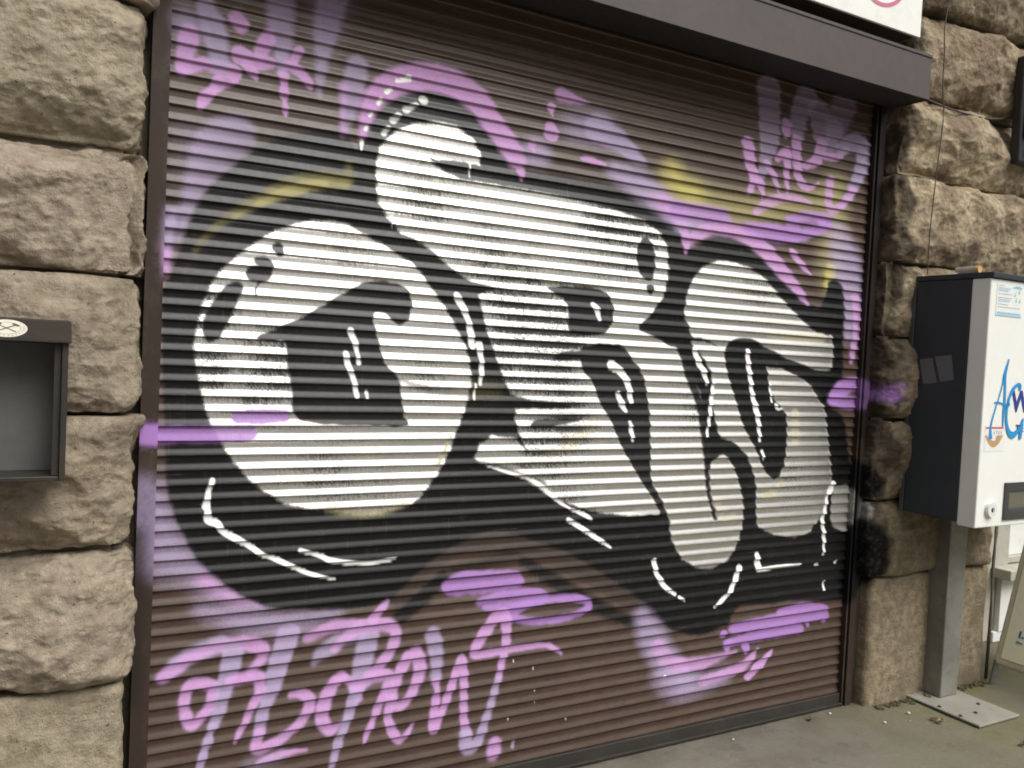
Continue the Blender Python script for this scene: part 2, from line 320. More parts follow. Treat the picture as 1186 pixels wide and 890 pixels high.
["S","lil",1,0.008,0.0,1,[1.562,2.438,0.0181,0.0153,1.565,2.418,0.0085,0.0071,1.568,2.406,0.0024,0.002]],
["S","lil",1,0.01,0.0,1,[1.567,2.366,0.0242,0.0205,1.569,2.344,0.0315,0.0266]],
["S","lav",0.8,0.03,0.0,1,[1.511,2.27,0.0548,0.0468]],
["S","lil",1,0.012,0.0,1,[1.492,2.292,0.0166,0.0142,1.496,2.272,0.0071,0.0061]],
["S","lil",0.95,0.014,0.0,1,[1.606,2.492,0.0306,0.0256,1.646,2.486,0.0223,0.0186,1.691,2.482,0.0101,0.0083,1.719,2.483,0.0025,0.0021]],
["S","lav",0.62,0.05,0.2,1,[1.677,2.385,0.0602,0.05,1.773,2.396,0.0724,0.0591]],
["S","lav",0.85,0.02,0.0,1,[1.773,2.396,0.0646,0.0528,1.868,2.363,0.0479,0.0386,1.938,2.325,0.0326,0.0261,1.981,2.304,0.011,0.0087,1.998,2.298,0.0042,0.0033]],
["S","lil",0.9,0.012,0.0,1,[1.703,2.275,0.0076,0.0063,1.748,2.277,0.0128,0.0106,1.801,2.269,0.0052,0.0043]],
["S","lav",0.9,0.03,0.0,1,[1.862,2.254,0.0399,0.0323,1.959,2.224,0.0603,0.0481,2.075,2.173,0.0568,0.0445,2.165,2.122,0.0525,0.0407,2.228,2.078,0.0356,0.0274]],
["S","lil",0.8,0.03,0.0,1,[2.075,2.173,0.0397,0.0312,2.165,2.122,0.0379,0.0294]],
["S","lil",1,0.01,0.0,1,[2.179,2.106,0.0234,0.0181,2.209,2.041,0.0236,0.0182,2.213,1.986,0.0059,0.0046]],
["S","lil",0.95,0.014,0.0,1,[2.236,2.038,0.0238,0.0183,2.309,2.087,0.0334,0.0254,2.432,2.103,0.0409,0.0305,2.546,2.083,0.0438,0.0322,2.65,2.034,0.0434,0.0315,2.759,1.951,0.0379,0.0271,2.852,1.884,0.0247,0.0175,2.907,1.831,0.0072,0.0051]],
["S","lil",1,0.01,0.0,1,[2.8,2.049,0.0174,0.0124,2.87,1.993,0.016,0.0113,2.918,1.959,0.0054,0.0038]],
["S","vio",0.85,0.02,0.0,1,[2.169,2.145,0.0467,0.0362,2.259,2.145,0.0509,0.0389,2.397,2.15,0.0389,0.0292]],
["S","lav",0.5,0.02,0.0,1,[2.181,2.084,0.0293,0.0227,2.277,2.109,0.0211,0.0161]],
["S","lil",0.8,0.014,0.0,1,[2.579,2.19,0.0196,0.0143,2.666,2.249,0.0302,0.0217,2.802,2.279,0.0243,0.0172,2.891,2.266,0.0107,0.0075]],
["S","vio",0.9,0.018,0.0,1,[2.543,2.119,0.0324,0.0238,2.677,2.116,0.0538,0.0389,2.814,2.125,0.0489,0.0346,2.99,2.183,0.0402,0.0278]],
["S","vio",0.9,0.018,0.0,1,[2.784,2.178,0.0346,0.0246,2.878,2.208,0.0319,0.0224,2.997,2.209,0.0366,0.0253,2.991,2.17,0.0274,0.019]],
["S","brn",0.5,0.02,0.0,1,[2.855,2.171,0.0159,0.0112,2.925,2.184,0.0162,0.0113]],
["S","vio",0.95,0.012,0.0,1,[0.238,1.27,0.023,0.0251,0.372,1.27,0.0242,0.0258,0.522,1.269,0.024,0.0248,0.556,1.275,0.0191,0.0196]],
["S","vio",0.97,0.008,0.0,1,[0.516,1.322,0.0171,0.0176,0.589,1.324,0.021,0.0215,0.655,1.325,0.0189,0.019]],
["S","vio",0.95,0.014,0.0,1,[3.113,1.414,0.0342,0.0236,3.166,1.467,0.0538,0.037,3.242,1.487,0.047,0.032,3.323,1.464,0.044,0.0296]],
["S","vio",0.95,0.014,0.0,1,[3.113,1.42,0.0342,0.0236,3.211,1.402,0.0428,0.0293,3.349,1.404,0.0363,0.0244]],
["S","lav",0.75,0.03,0.2,1,[2.091,0.549,0.0319,0.0258,2.149,0.449,0.065,0.0522,2.23,0.344,0.0635,0.0506,2.343,0.256,0.0531,0.0417]],
["S","lil",0.7,0.025,0.0,1,[2.181,0.41,0.0298,0.0239,2.237,0.343,0.0364,0.0289,2.317,0.29,0.031,0.0244]],
["S","lil",0.85,0.016,0.0,1,[2.298,0.323,0.0278,0.0219,2.391,0.31,0.0317,0.0247,2.502,0.317,0.0212,0.0163,2.607,0.333,0.005,0.0038]],
["S","lav",0.7,0.04,0.2,1,[2.21,0.287,0.0451,0.0361,2.304,0.231,0.068,0.0537,2.445,0.222,0.0483,0.0374,2.54,0.24,0.0363,0.0277]],
["S","lil",0.9,0.014,0.0,1,[2.428,0.231,0.0224,0.0174,2.589,0.248,0.0301,0.0228,2.687,0.282,0.0223,0.0167,2.731,0.327,0.0052,0.0039]],
["S","lil",1,0.008,0.0,1,[2.684,0.213,0.0189,0.0142,2.757,0.26,0.0245,0.0182,2.827,0.309,0.0071,0.0052]],
["S","vio",0.95,0.01,0.0,1,[2.866,0.472,0.0252,0.0183,2.989,0.482,0.0315,0.0226,3.131,0.457,0.0289,0.0203,3.141,0.409,0.0154,0.0109]],
["S","vio",0.95,0.012,0.0,1,[2.592,0.43,0.0301,0.0227,2.76,0.441,0.035,0.0258,2.937,0.438,0.0403,0.0291,3.105,0.429,0.0248,0.0176]],
["S","vio",1,0.008,0.0,1,[2.53,0.415,0.0214,0.0163]],
["S","vio",0.95,0.012,0.0,1,[2.555,0.372,0.0248,0.0189,2.747,0.387,0.0349,0.0258,2.978,0.388,0.0352,0.0253]],
["S","vio",1,0.008,0.0,1,[2.566,0.373,0.0232,0.0176,2.562,0.349,0.0149,0.0113]],
["S","vio",1,0.008,0.0,1,[2.665,0.351,0.0222,0.0166,2.67,0.32,0.0137,0.0102]],
["S","vio",1,0.006,0.0,1,[3.035,0.414,0.015,0.0107,3.042,0.394,0.0094,0.0067]],
["S","vio",0.92,0.012,0.0,1,[1.247,0.737,0.0278,0.0256,1.296,0.753,0.034,0.0309,1.411,0.751,0.0329,0.0294,1.506,0.749,0.0242,0.0213,1.52,0.723,0.0146,0.0128,1.413,0.717,0.0212,0.0189,1.253,0.721,0.0179,0.0164]],
["S","vio",0.92,0.012,0.0,1,[1.371,0.671,0.0163,0.0147,1.462,0.686,0.0215,0.0191,1.583,0.68,0.0248,0.0217,1.634,0.664,0.0177,0.0153,1.512,0.649,0.0243,0.0214,1.393,0.651,0.014,0.0126]],
["S","vio",0.92,0.012,0.0,1,[1.49,0.604,0.0314,0.0278,1.537,0.636,0.0245,0.0215,1.66,0.653,0.0153,0.0132,1.79,0.64,0.0185,0.0157,1.835,0.616,0.0161,0.0135,1.806,0.589,0.016,0.0135,1.69,0.573,0.0154,0.0133,1.564,0.583,0.0173,0.0152,1.515,0.599,0.017,0.015]],
["S","lav",0.8,0.04,0.0,1,[0.334,2.455,0.0316,0.033,0.341,2.431,0.0316,0.0331]],
["S","lil",0.85,0.014,0.0,1,[0.341,2.423,0.0281,0.0294,0.336,2.381,0.0246,0.0258,0.329,2.342,0.021,0.0221,0.326,2.317,0.0158,0.0166]],
["S","lil",0.97,0.01,0.0,1,[0.316,2.331,0.007,0.0073,0.338,2.33,0.0211,0.0221,0.385,2.348,0.0179,0.0186,0.45,2.342,0.0221,0.0226,0.467,2.337,0.024,0.0246,0.435,2.309,0.0238,0.0245,0.415,2.284,0.0136,0.0141]],
["S","lil",1,0.008,0.0,1,[0.415,2.284,0.0127,0.0131,0.392,2.255,0.018,0.0187,0.377,2.221,0.0081,0.0084]],
["S","lav",0.82,0.02,0.0,1,[0.383,2.516,0.0232,0.024,0.403,2.471,0.0324,0.0335,0.419,2.415,0.0326,0.0336,0.429,2.363,0.0273,0.0281]],
["S","lil",0.95,0.014,0.0,1,[0.474,2.499,0.0222,0.0226,0.485,2.483,0.0223,0.0227]],
["S","lil",0.97,0.008,0.0,1,[0.486,2.396,0.0279,0.0284,0.524,2.385,0.0246,0.0248,0.575,2.391,0.0173,0.0173]],
["S","lil",0.97,0.008,0.0,1,[0.508,2.371,0.0169,0.0171,0.525,2.353,0.0132,0.0134,0.536,2.336,0.0057,0.0057]],
["S","lil",0.95,0.012,0.0,1,[0.566,2.466,0.0211,0.0211,0.548,2.426,0.0229,0.023,0.54,2.403,0.0133,0.0134]],
["S","lav",0.8,0.012,0.0,1,[0.609,2.422,0.0214,0.0213,0.613,2.37,0.0156,0.0155]],
["S","lil",0.97,0.008,0.0,1,[0.613,2.362,0.0156,0.0155,0.618,2.336,0.0098,0.0097,0.618,2.306,0.0137,0.0136,0.621,2.284,0.0069,0.0068,0.624,2.259,0.0098,0.0098,0.626,2.243,0.0039,0.0039]],
["S","lil",0.97,0.008,0.0,1,[0.659,2.446,0.0139,0.0137,0.64,2.407,0.0128,0.0127]],
["S","lil",0.97,0.008,0.0,1,[0.623,2.394,0.0137,0.0136,0.664,2.381,0.0159,0.0157,0.687,2.359,0.0141,0.0138,0.697,2.343,0.0091,0.0089]],
["S","lil",0.6,0.02,0.0,1,[0.802,2.363,0.0147,0.0141,0.804,2.218,0.0084,0.0081]],
["S","lav",0.62,0.012,0.1,1,[2.612,2.712,0.0666,0.0479,2.625,2.595,0.0606,0.0436,2.633,2.499,0.0544,0.0392,2.614,2.4,0.0287,0.0207,2.599,2.337,0.0159,0.0115]],
["S","lil",0.95,0.012,0.0,1,[2.513,2.466,0.034,0.025,2.529,2.387,0.028,0.0205,2.556,2.331,0.0251,0.0183,2.532,2.265,0.014,0.0103]],
["S","lil",0.95,0.01,0.0,1,[2.555,2.343,0.0219,0.016,2.6,2.301,0.0206,0.015,2.612,2.254,0.0048,0.0035]],
["S","lil",0.9,0.01,0.0,1,[2.62,2.401,0.0159,0.0115,2.666,2.359,0.0178,0.0128,2.706,2.281,0.0065,0.0047]],
["S","lil",0.97,0.01,0.0,1,[2.686,2.429,0.0195,0.014,2.734,2.464,0.0296,0.021]],
["S","lil",0.97,0.01,0.0,1,[2.742,2.456,0.0247,0.0176,2.742,2.37,0.0181,0.0129,2.753,2.297,0.0083,0.0059]],
["S","lil",0.97,0.01,0.0,1,[2.724,2.582,0.0262,0.0186,2.73,2.558,0.0279,0.0198,2.728,2.532,0.0164,0.0117]],
["S","lav",0.6,0.014,0.1,1,[2.835,2.712,0.0674,0.047,2.799,2.625,0.0501,0.0352,2.795,2.526,0.0334,0.0235]],
["S","lav",0.55,0.014,0.1,1,[2.911,2.67,0.0653,0.0452,2.942,2.563,0.052,0.0359]],
["S","lil",0.92,0.01,0.0,1,[2.79,2.525,0.03,0.0212,2.802,2.403,0.0234,0.0165,2.84,2.34,0.0254,0.0179,2.894,2.335,0.0155,0.0108,2.934,2.362,0.0052,0.0036]],
["S","lil",0.92,0.01,0.0,1,[2.944,2.538,0.0313,0.0216,2.92,2.458,0.0311,0.0216,2.86,2.424,0.0221,0.0155,2.816,2.424,0.0134,0.0095]],
["S","lav",0.42,0.02,0.1,1,[3.072,2.725,0.0788,0.0534,3.026,2.615,0.0673,0.046]],
["S","lav",0.7,0.02,0.1,1,[3.026,2.615,0.0532,0.0363,2.989,2.507,0.0351,0.0242]],
["S","lil",0.95,0.01,0.0,1,[2.973,2.479,0.021,0.0145,3.037,2.489,0.0249,0.017,3.099,2.531,0.0181,0.0122]],
["S","lav",0.85,0.014,0.0,1,[3.07,2.533,0.0395,0.0268,3.162,2.573,0.0624,0.0419,3.22,2.53,0.0522,0.0348,3.197,2.448,0.0408,0.0273,3.153,2.358,0.0294,0.0198,3.101,2.293,0.0218,0.0148]],
["S","lil",0.92,0.012,0.0,1,[3.162,2.365,0.0221,0.0149,3.093,2.285,0.0235,0.016,3.03,2.255,0.0267,0.0183,3.008,2.293,0.0248,0.0171,3.009,2.383,0.0248,0.017]],
["S","lav",0.8,0.018,0.0,1,[0.362,0.583,0.0195,0.0211,0.426,0.614,0.0233,0.0249,0.493,0.628,0.0239,0.0252]],
["S","lil",0.9,0.014,0.0,1,[0.329,0.55,0.0177,0.0192,0.37,0.578,0.0179,0.0194,0.46,0.619,0.0135,0.0143,0.553,0.625,0.0192,0.02,0.611,0.604,0.0214,0.0221,0.617,0.571,0.0161,0.0166,0.583,0.53,0.0141,0.0147]],
["S","lil",0.97,0.012,0.0,1,[0.476,0.505,0.0153,0.0162,0.438,0.517,0.0167,0.0179,0.405,0.511,0.0182,0.0195,0.392,0.469,0.0165,0.0177,0.4,0.414,0.0182,0.0196,0.421,0.395,0.0167,0.0179,0.457,0.432,0.0152,0.0162,0.473,0.474,0.0153,0.0162,0.476,0.505,0.0153,0.0162]],
["S","lav",0.9,0.012,0.0,1,[0.528,0.601,0.0312,0.0326,0.514,0.522,0.0276,0.029,0.495,0.434,0.0189,0.0199,0.476,0.375,0.0136,0.0145]],
["S","lav",0.95,0.01,0.0,1,[0.476,0.375,0.0145,0.0154,0.47,0.358,0.0102,0.0108,0.462,0.332,0.0144,0.0154,0.456,0.311,0.0085,0.009,0.447,0.281,0.0118,0.0126,0.44,0.251,0.0067,0.0072]],
["S","lil",0.95,0.012,0.0,1,[0.523,0.51,0.0156,0.0163,0.575,0.515,0.0194,0.0202,0.61,0.506,0.0214,0.0222,0.617,0.451,0.0179,0.0185]],
["S","lil",0.95,0.01,0.0,1,[0.608,0.453,0.0152,0.0157,0.587,0.41,0.0124,0.0129,0.571,0.372,0.0106,0.011,0.556,0.347,0.0097,0.0101,0.543,0.317,0.0026,0.0028]],
["S","lav",0.9,0.012,0.0,1,[0.697,0.639,0.035,0.0355,0.671,0.554,0.0329,0.0336,0.652,0.474,0.0254,0.0261,0.627,0.404,0.018,0.0186,0.616,0.341,0.0162,0.0167]],
["S","lil",0.93,0.012,0.0,1,[0.617,0.332,0.0162,0.0167,0.609,0.287,0.0161,0.0167,0.632,0.283,0.0163,0.0168,0.69,0.305,0.0166,0.017,0.753,0.355,0.017,0.0171,0.774,0.408,0.0171,0.0172,0.75,0.438,0.0151,0.0152,0.712,0.441,0.0093,0.0094]],
["S","lil",0.9,0.012,0.0,1,[0.616,0.239,0.0072,0.0075,0.692,0.255,0.0111,0.0113,0.766,0.253,0.0038,0.0038]],
["S","lav",0.4,0.03,0.0,1,[0.594,0.225,0.0223,0.0232,0.683,0.245,0.0129,0.0132]],
["S","lil",0.95,0.012,0.0,1,[0.877,0.477,0.0177,0.0175,0.844,0.45,0.0214,0.0212,0.822,0.4,0.0213,0.0212,0.815,0.344,0.0212,0.0212,0.84,0.306,0.0156,0.0155,0.874,0.315,0.0099,0.0097,0.898,0.335,0.006,0.0059]],
["S","lil",0.85,0.014,0.0,1,[0.756,0.618,0.0151,0.0151,0.836,0.642,0.0213,0.0211,0.924,0.641,0.02,0.0194]],
["S","lav",0.75,0.018,0.0,1,[0.779,0.53,0.0076,0.0076,0.811,0.564,0.0231,0.0229,0.867,0.595,0.0255,0.0251,0.936,0.606,0.0181,0.0176]],
["S","lil",0.93,0.012,0.0,1,[0.863,0.461,0.0137,0.0135,0.887,0.467,0.0158,0.0155,0.918,0.434,0.014,0.0137,0.935,0.392,0.0121,0.0118]],
["S","lav",0.88,0.014,0.0,1,[0.963,0.593,0.0344,0.0333,0.946,0.517,0.0323,0.0314,0.93,0.432,0.0241,0.0235]],
["S","lav",0.92,0.01,0.0,1,[0.93,0.432,0.0221,0.0216,0.908,0.358,0.0179,0.0176,0.891,0.302,0.0139,0.0137,0.873,0.257,0.0148,0.0146,0.854,0.183,0.0088,0.0088]],
["S","lil",0.92,0.012,0.0,1,[0.846,0.569,0.0117,0.0115,0.922,0.627,0.024,0.0233,1.012,0.631,0.0227,0.0217,1.053,0.607,0.0188,0.0179,1.047,0.553,0.0188,0.0179,1.003,0.49,0.0165,0.0158,0.969,0.465,0.0163,0.0158]],
["S","lil",0.95,0.012,0.0,1,[0.925,0.438,0.018,0.0176,0.979,0.454,0.0204,0.0198,1.041,0.455,0.0208,0.02,1.033,0.407,0.0187,0.018]],
["S","lil",0.95,0.01,0.0,1,[1.028,0.397,0.0166,0.016,1.004,0.352,0.0155,0.0149,0.986,0.305,0.0102,0.0099,0.972,0.273,0.0112,0.0109,0.959,0.236,0.003,0.003]],
["S","lil",0.93,0.01,0.0,1,[1.024,0.709,0.0072,0.0069,1.0,0.682,0.0143,0.0138,0.971,0.651,0.0162,0.0157]],
["S","lil",0.95,0.012,0.0,1,[1.132,0.522,0.0236,0.0222,1.151,0.469,0.0216,0.0203,1.128,0.392,0.0193,0.0183,1.082,0.344,0.0169,0.0161,1.057,0.373,0.0147,0.014,1.072,0.45,0.019,0.0181,1.106,0.511,0.0213,0.0201]],
["S","lil",0.95,0.01,0.0,1,[1.05,0.374,0.0167,0.016,1.042,0.306,0.0136,0.013,1.077,0.232,0.0159,0.0152,1.105,0.235,0.0107,0.0102,1.136,0.277,0.0032,0.0031]],
["S","lav",0.85,0.014,0.0,1,[1.194,0.575,0.0285,0.0265,1.211,0.502,0.0243,0.0226,1.213,0.41,0.0155,0.0144]],
["S","lil",0.95,0.01,0.0,1,[1.213,0.41,0.0144,0.0134,1.217,0.379,0.0111,0.0103,1.215,0.338,0.0155,0.0144,1.211,0.241,0.0188,0.0176,1.236,0.288,0.0134,0.0124,1.261,0.351,0.0135,0.0125,1.285,0.42,0.0158,0.0146,1.307,0.479,0.0148,0.0136,1.319,0.415,0.016,0.0147,1.323,0.342,0.0138,0.0126,1.327,0.257,0.0161,0.0147,1.342,0.192,0.0185,0.0169]],
["S","lav",0.88,0.012,0.0,1,[1.333,0.204,0.0231,0.0211,1.35,0.149,0.0278,0.0255,1.389,0.173,0.0188,0.0171,1.415,0.243,0.0154,0.0139,1.44,0.323,0.0143,0.0128,1.46,0.395,0.0132,0.0118]],
["S","lil",0.95,0.01,0.0,1,[1.46,0.395,0.0132,0.0118,1.474,0.467,0.0144,0.0129,1.483,0.551,0.0181,0.0161,1.466,0.617,0.0263,0.0234,1.42,0.59,0.0236,0.0212,1.376,0.532,0.021,0.0189,1.356,0.485,0.0162,0.0147,1.425,0.484,0.0166,0.0149,1.533,0.486,0.0147,0.013,1.644,0.483,0.0114,0.0099,1.683,0.467,0.0103,0.0089,1.723,0.44,0.0052,0.0045]],
["S","lil",0.9,0.016,0.0,1,[1.455,0.145,0.0264,0.0237,1.451,0.108,0.0264,0.0237]],
["S","lav",0.8,0.008,0.0,1,[1.534,0.141,0.0062,0.0055,1.529,0.121,0.0049,0.0044]],
["S","wht",1,0.004,0,1,[1.224,1.742,0.012,0.0109,1.25,1.704,0.0132,0.0119,1.272,1.661,0.01,0.009,1.283,1.621,0.0123,0.011,1.292,1.571,0.0112,0.01]],
["S","wht",1,0.004,0,1,[1.318,1.578,0.0135,0.0121,1.33,1.523,0.0091,0.0081,1.333,1.492,0.0102,0.0091,1.329,1.441,0.0057,0.0051]],
["S","wht",1,0.004,0,1,[1.312,1.441,0.0034,0.003,1.307,1.39,0.0034,0.003]],
["S","wht",1,0.004,0,1,[0.855,1.602,0.0106,0.0102,0.874,1.561,0.0097,0.0093,0.881,1.533,0.0068,0.0066,0.889,1.498,0.0078,0.0075]],
["S","wht",1,0.004,0,1,[0.844,1.527,0.0096,0.0093,0.855,1.486,0.0096,0.0093,0.872,1.449,0.0078,0.0075,0.886,1.393,0.0078,0.0075]],
["S","wht",1,0.004,0,1,[0.918,1.403,0.0059,0.0057,0.92,1.388,0.0049,0.0047]],
["S","wht",1,0.004,0,1,[1.785,1.749,0.0118,0.0097,1.804,1.732,0.0118,0.0098,1.814,1.694,0.0066,0.0054]],
["S","wht",1,0.004,0,1,[1.884,1.527,0.0216,0.0177,1.93,1.501,0.0164,0.0134,1.965,1.457,0.0138,0.0112,1.983,1.39,0.0111,0.009]],
["S","wht",1,0.004,0,1,[1.919,1.423,0.0096,0.0078,1.938,1.384,0.0137,0.0112,1.961,1.354,0.0083,0.0067]],
["S","wht",1,0.004,0,1,[1.984,1.311,0.007,0.0056,1.993,1.277,0.0098,0.0079,2.003,1.238,0.0056,0.0045]],
["S","wht",1,0.004,0,1,[0.449,1.131,0.0075,0.0079,0.44,1.097,0.0067,0.007,0.435,1.053,0.0116,0.0123]],
["S","wht",1,0.004,0,1,[0.439,1.04,0.0083,0.0088,0.442,1.014,0.0117,0.0123,0.468,0.999,0.0101,0.0106,0.485,0.976,0.0085,0.0089,0.533,0.946,0.0086,0.009,0.569,0.923,0.0079,0.0081,0.605,0.896,0.008,0.0082,0.65,0.877,0.0072,0.0073,0.696,0.853,0.0073,0.0074,0.753,0.825,0.0056,0.0056,0.839,0.798,0.0039,0.0038]],
["S","wht",1,0.004,0,1,[0.722,0.902,0.0074,0.0074,0.75,0.892,0.0075,0.0075,0.788,0.878,0.0076,0.0075,0.827,0.858,0.0067,0.0066,0.872,0.851,0.0059,0.0057]],
["S","wht",1,0.004,0,1,[0.814,0.865,0.0067,0.0066,0.873,0.851,0.0078,0.0077,0.952,0.843,0.008,0.0078,1.013,0.848,0.0062,0.0059,1.043,0.853,0.0031,0.003]],
["S","wht",1,0.004,0,1,[0.788,0.814,0.0028,0.0028,0.836,0.801,0.0039,0.0038]],
["S","wht",1,0.004,0,1,[1.722,0.946,0.0103,0.0088,1.786,0.909,0.0106,0.0089,1.869,0.86,0.0095,0.0079,1.923,0.828,0.0041,0.0034]],
["S","wht",1,0.004,0,1,[1.74,0.983,0.0078,0.0066,1.797,0.959,0.0093,0.0078,1.831,0.937,0.004,0.0033]],
["S","wht",0.85,0.004,0,1,[1.367,1.157,0.0035,0.0031,1.438,1.135,0.0059,0.0052,1.547,1.103,0.0073,0.0064,1.611,1.066,0.0087,0.0075,1.677,1.016,0.0076,0.0065,1.732,0.985,0.0052,0.0044]],
["S","wht",1,0.004,0,1,[2.139,0.761,0.0117,0.0094,2.153,0.713,0.0103,0.0082,2.18,0.675,0.0119,0.0095,2.209,0.643,0.0105,0.0083,2.256,0.613,0.0076,0.006]],
["S","wht",1,0.004,0,1,[2.278,0.599,0.0076,0.006,2.31,0.583,0.0046,0.0036]],
["S","wht",1,0.004,0,1,[2.601,0.694,0.015,0.0113,2.583,0.646,0.0133,0.01,2.547,0.587,0.0115,0.0087,2.477,0.541,0.0081,0.0062]],
["S","wht",1,0.004,0,1,[2.698,0.743,0.012,0.0089,2.709,0.698,0.0172,0.0127,2.724,0.675,0.0138,0.0102,2.828,0.68,0.0107,0.0078,2.963,0.678,0.0074,0.0053]],
["S","wht",0.9,0.004,0,1,[3.143,1.036,0.0154,0.0107,3.134,1.009,0.0172,0.012,3.114,0.986,0.0105,0.0073,3.11,0.957,0.0086,0.006,3.1,0.904,0.0105,0.0073,3.089,0.871,0.0114,0.008,3.099,0.838,0.0114,0.008,3.109,0.797,0.0114,0.008,3.112,0.757,0.0076,0.0054,3.112,0.714,0.0076,0.0054]],
["S","wht",1,0.004,0,1,[3.194,0.674,0.0098,0.0068,3.193,0.668,0.0078,0.0054]],
["S","wht",1,0.004,0,1,[3.069,0.671,0.0113,0.008,3.078,0.671,0.0076,0.0053]],
["S","wht",1,0.004,0,1,[3.123,0.59,0.0048,0.0034,3.127,0.549,0.0058,0.004]],
["S","wht",1,0.004,0,1,[0.977,2.416,0.006,0.0056,1.016,2.431,0.0121,0.0112]],
["S","wht",1,0.004,0,1,[0.944,2.374,0.0079,0.0074,0.958,2.386,0.0069,0.0065]],
["S","wht",1,0.004,0,1,[0.918,2.333,0.0068,0.0064,0.925,2.345,0.0068,0.0064]],
["S","wht",1,0.004,0,1,[0.891,2.29,0.0058,0.0055,0.898,2.299,0.0058,0.0055]],
["S","wht",1,0.004,0,1,[0.879,2.245,0.0067,0.0064,0.883,2.255,0.0068,0.0064]],
["S","wht",1,0.004,0,1,[0.869,2.202,0.0077,0.0073,0.866,2.178,0.0038,0.0037]],
["S","gry",0.9,0.006,0.3,1,[1.071,2.372,0.0165,0.0151]],
["S","gry",0.85,0.006,0.3,1,[1.046,2.353,0.0082,0.0075,1.014,2.331,0.0141,0.0131]],
["S","gry",0.85,0.006,0.3,1,[0.987,2.307,0.009,0.0084,0.97,2.288,0.0129,0.0121]],
["S","gry",0.85,0.006,0.3,1,[0.954,2.262,0.0079,0.0074,0.94,2.239,0.0089,0.0083]],
["S","wht",1,0.004,0,1,[1.251,2.194,0.0033,0.0029,1.252,2.145,0.0022,0.002]],
["S","wht",1,0.004,0,1,[0.98,1.979,0.005,0.0047,0.983,1.947,0.003,0.0028]],
["S","wht",1,0.004,0,1,[2.285,1.606,0.0121,0.0093,2.314,1.549,0.0138,0.0106,2.343,1.514,0.0139,0.0106,2.362,1.467,0.0078,0.0059]],
["S","wht",1,0.004,0,1,[2.397,1.474,0.0078,0.006,2.39,1.396,0.011,0.0084,2.387,1.336,0.0078,0.006,2.377,1.253,0.0062,0.0048]],
["S","wht",1,0.004,0,1,[2.575,1.613,0.0099,0.0073,2.585,1.546,0.0132,0.0098,2.6,1.498,0.0116,0.0086,2.618,1.424,0.0117,0.0086,2.644,1.363,0.0151,0.0111,2.66,1.313,0.0118,0.0087,2.677,1.233,0.0068,0.005]],
["S","wht",1,0.004,0,1,[2.692,1.189,0.0085,0.0063,2.703,1.157,0.0051,0.0038]],
["S","wht",1,0.004,0,1,[2.753,1.389,0.0069,0.005,2.772,1.371,0.0087,0.0063,2.797,1.377,0.007,0.005]],
["S","wht",1,0.004,0,1,[2.711,1.482,0.0051,0.0037,2.731,1.401,0.0052,0.0037]],
["S","gry",0.9,0.006,0.0,1,[2.032,0.963,0.0084,0.0068,2.139,0.954,0.013,0.0104]],
["S","wht",1,0.003,0.0,1,[1.518,0.44,0.0024,0.0021,1.518,0.435,0.0016,0.0014]],
["S","wht",1,0.003,0.0,1,[1.603,0.402,0.0031,0.0027,1.603,0.397,0.0021,0.0018]],
["S","wht",1,0.003,0.0,1,[1.614,0.318,0.0025,0.0022,1.614,0.314,0.0017,0.0015]],
["S","wht",1,0.003,0.0,1,[1.616,0.275,0.0025,0.0022,1.617,0.271,0.0017,0.0015]],
["S","wht",1,0.003,0.0,1,[1.507,0.227,0.003,0.0027,1.507,0.223,0.002,0.0018]],
["S","wht",1,0.003,0.0,1,[1.757,0.191,0.0026,0.0022,1.758,0.185,0.0017,0.0015]],
["S","wht",1,0.003,0.0,1,[2.224,0.285,0.0045,0.0036,2.224,0.28,0.003,0.0024]]]''')
EXTRA = json.loads('''[["S","blk",1.0,0.015,0.3,1,[3.209,1.096,0.0919,0.0622,3.249,1.04,0.1219,0.0822,3.23,1.002,0.0924,0.0626]],
["P","blk",1.0,0.02,0.3,1,[3.114,0.899,3.185,0.868,3.271,0.867,3.374,0.838,3.411,0.763,3.415,0.663,3.395,0.612,3.365,0.559,3.298,0.518,3.207,0.495,3.103,0.529]],
["P","sil",1,0.014,0.3,1,[3.118,0.983,3.231,0.99,3.303,0.964,3.321,0.896,3.26,0.864,3.139,0.871]],
["S","vio",0.85,0.02,0.6,1,[3.219,1.442,0.031,0.0208,3.277,1.45,0.0354,0.0236,3.346,1.444,0.04,0.0264,3.387,1.445,0.0162,0.0106]],
["S","vio",0.8,0.015,0.6,1,[3.343,1.484,0.012,0.0079,3.402,1.493,0.0182,0.012]],
["S","blk",0.6,0.02,0.2,1,[3.264,2.758,0.0576,0.0379,3.266,2.061,0.058,0.0387,3.275,1.275,0.0527,0.0357]],
["S","blk",0.45,0.03,0.2,1,[0.242,1.035,0.0316,0.0347,0.242,0.786,0.0318,0.035,0.239,0.499,0.0319,0.0353]],
["S","lav",0.5,0.04,0.3,1,[0.25,1.133,0.0181,0.0198,0.246,1.034,0.0226,0.0248]],
["S","vio",0.95,0.012,0.0,1,[0.239,1.274,0.0247,0.027,0.296,1.274,0.0253,0.0273]],
["S","blk",0.97,0.02,0.2,1,[3.24,1.085,0.0698,0.0476,3.241,0.879,0.0699,0.0479,3.245,0.52,0.0644,0.0444]],
["S","sil",0.8,0.014,0.5,1,[3.219,0.991,0.0347,0.0238,3.22,0.86,0.0348,0.0239]]]''')
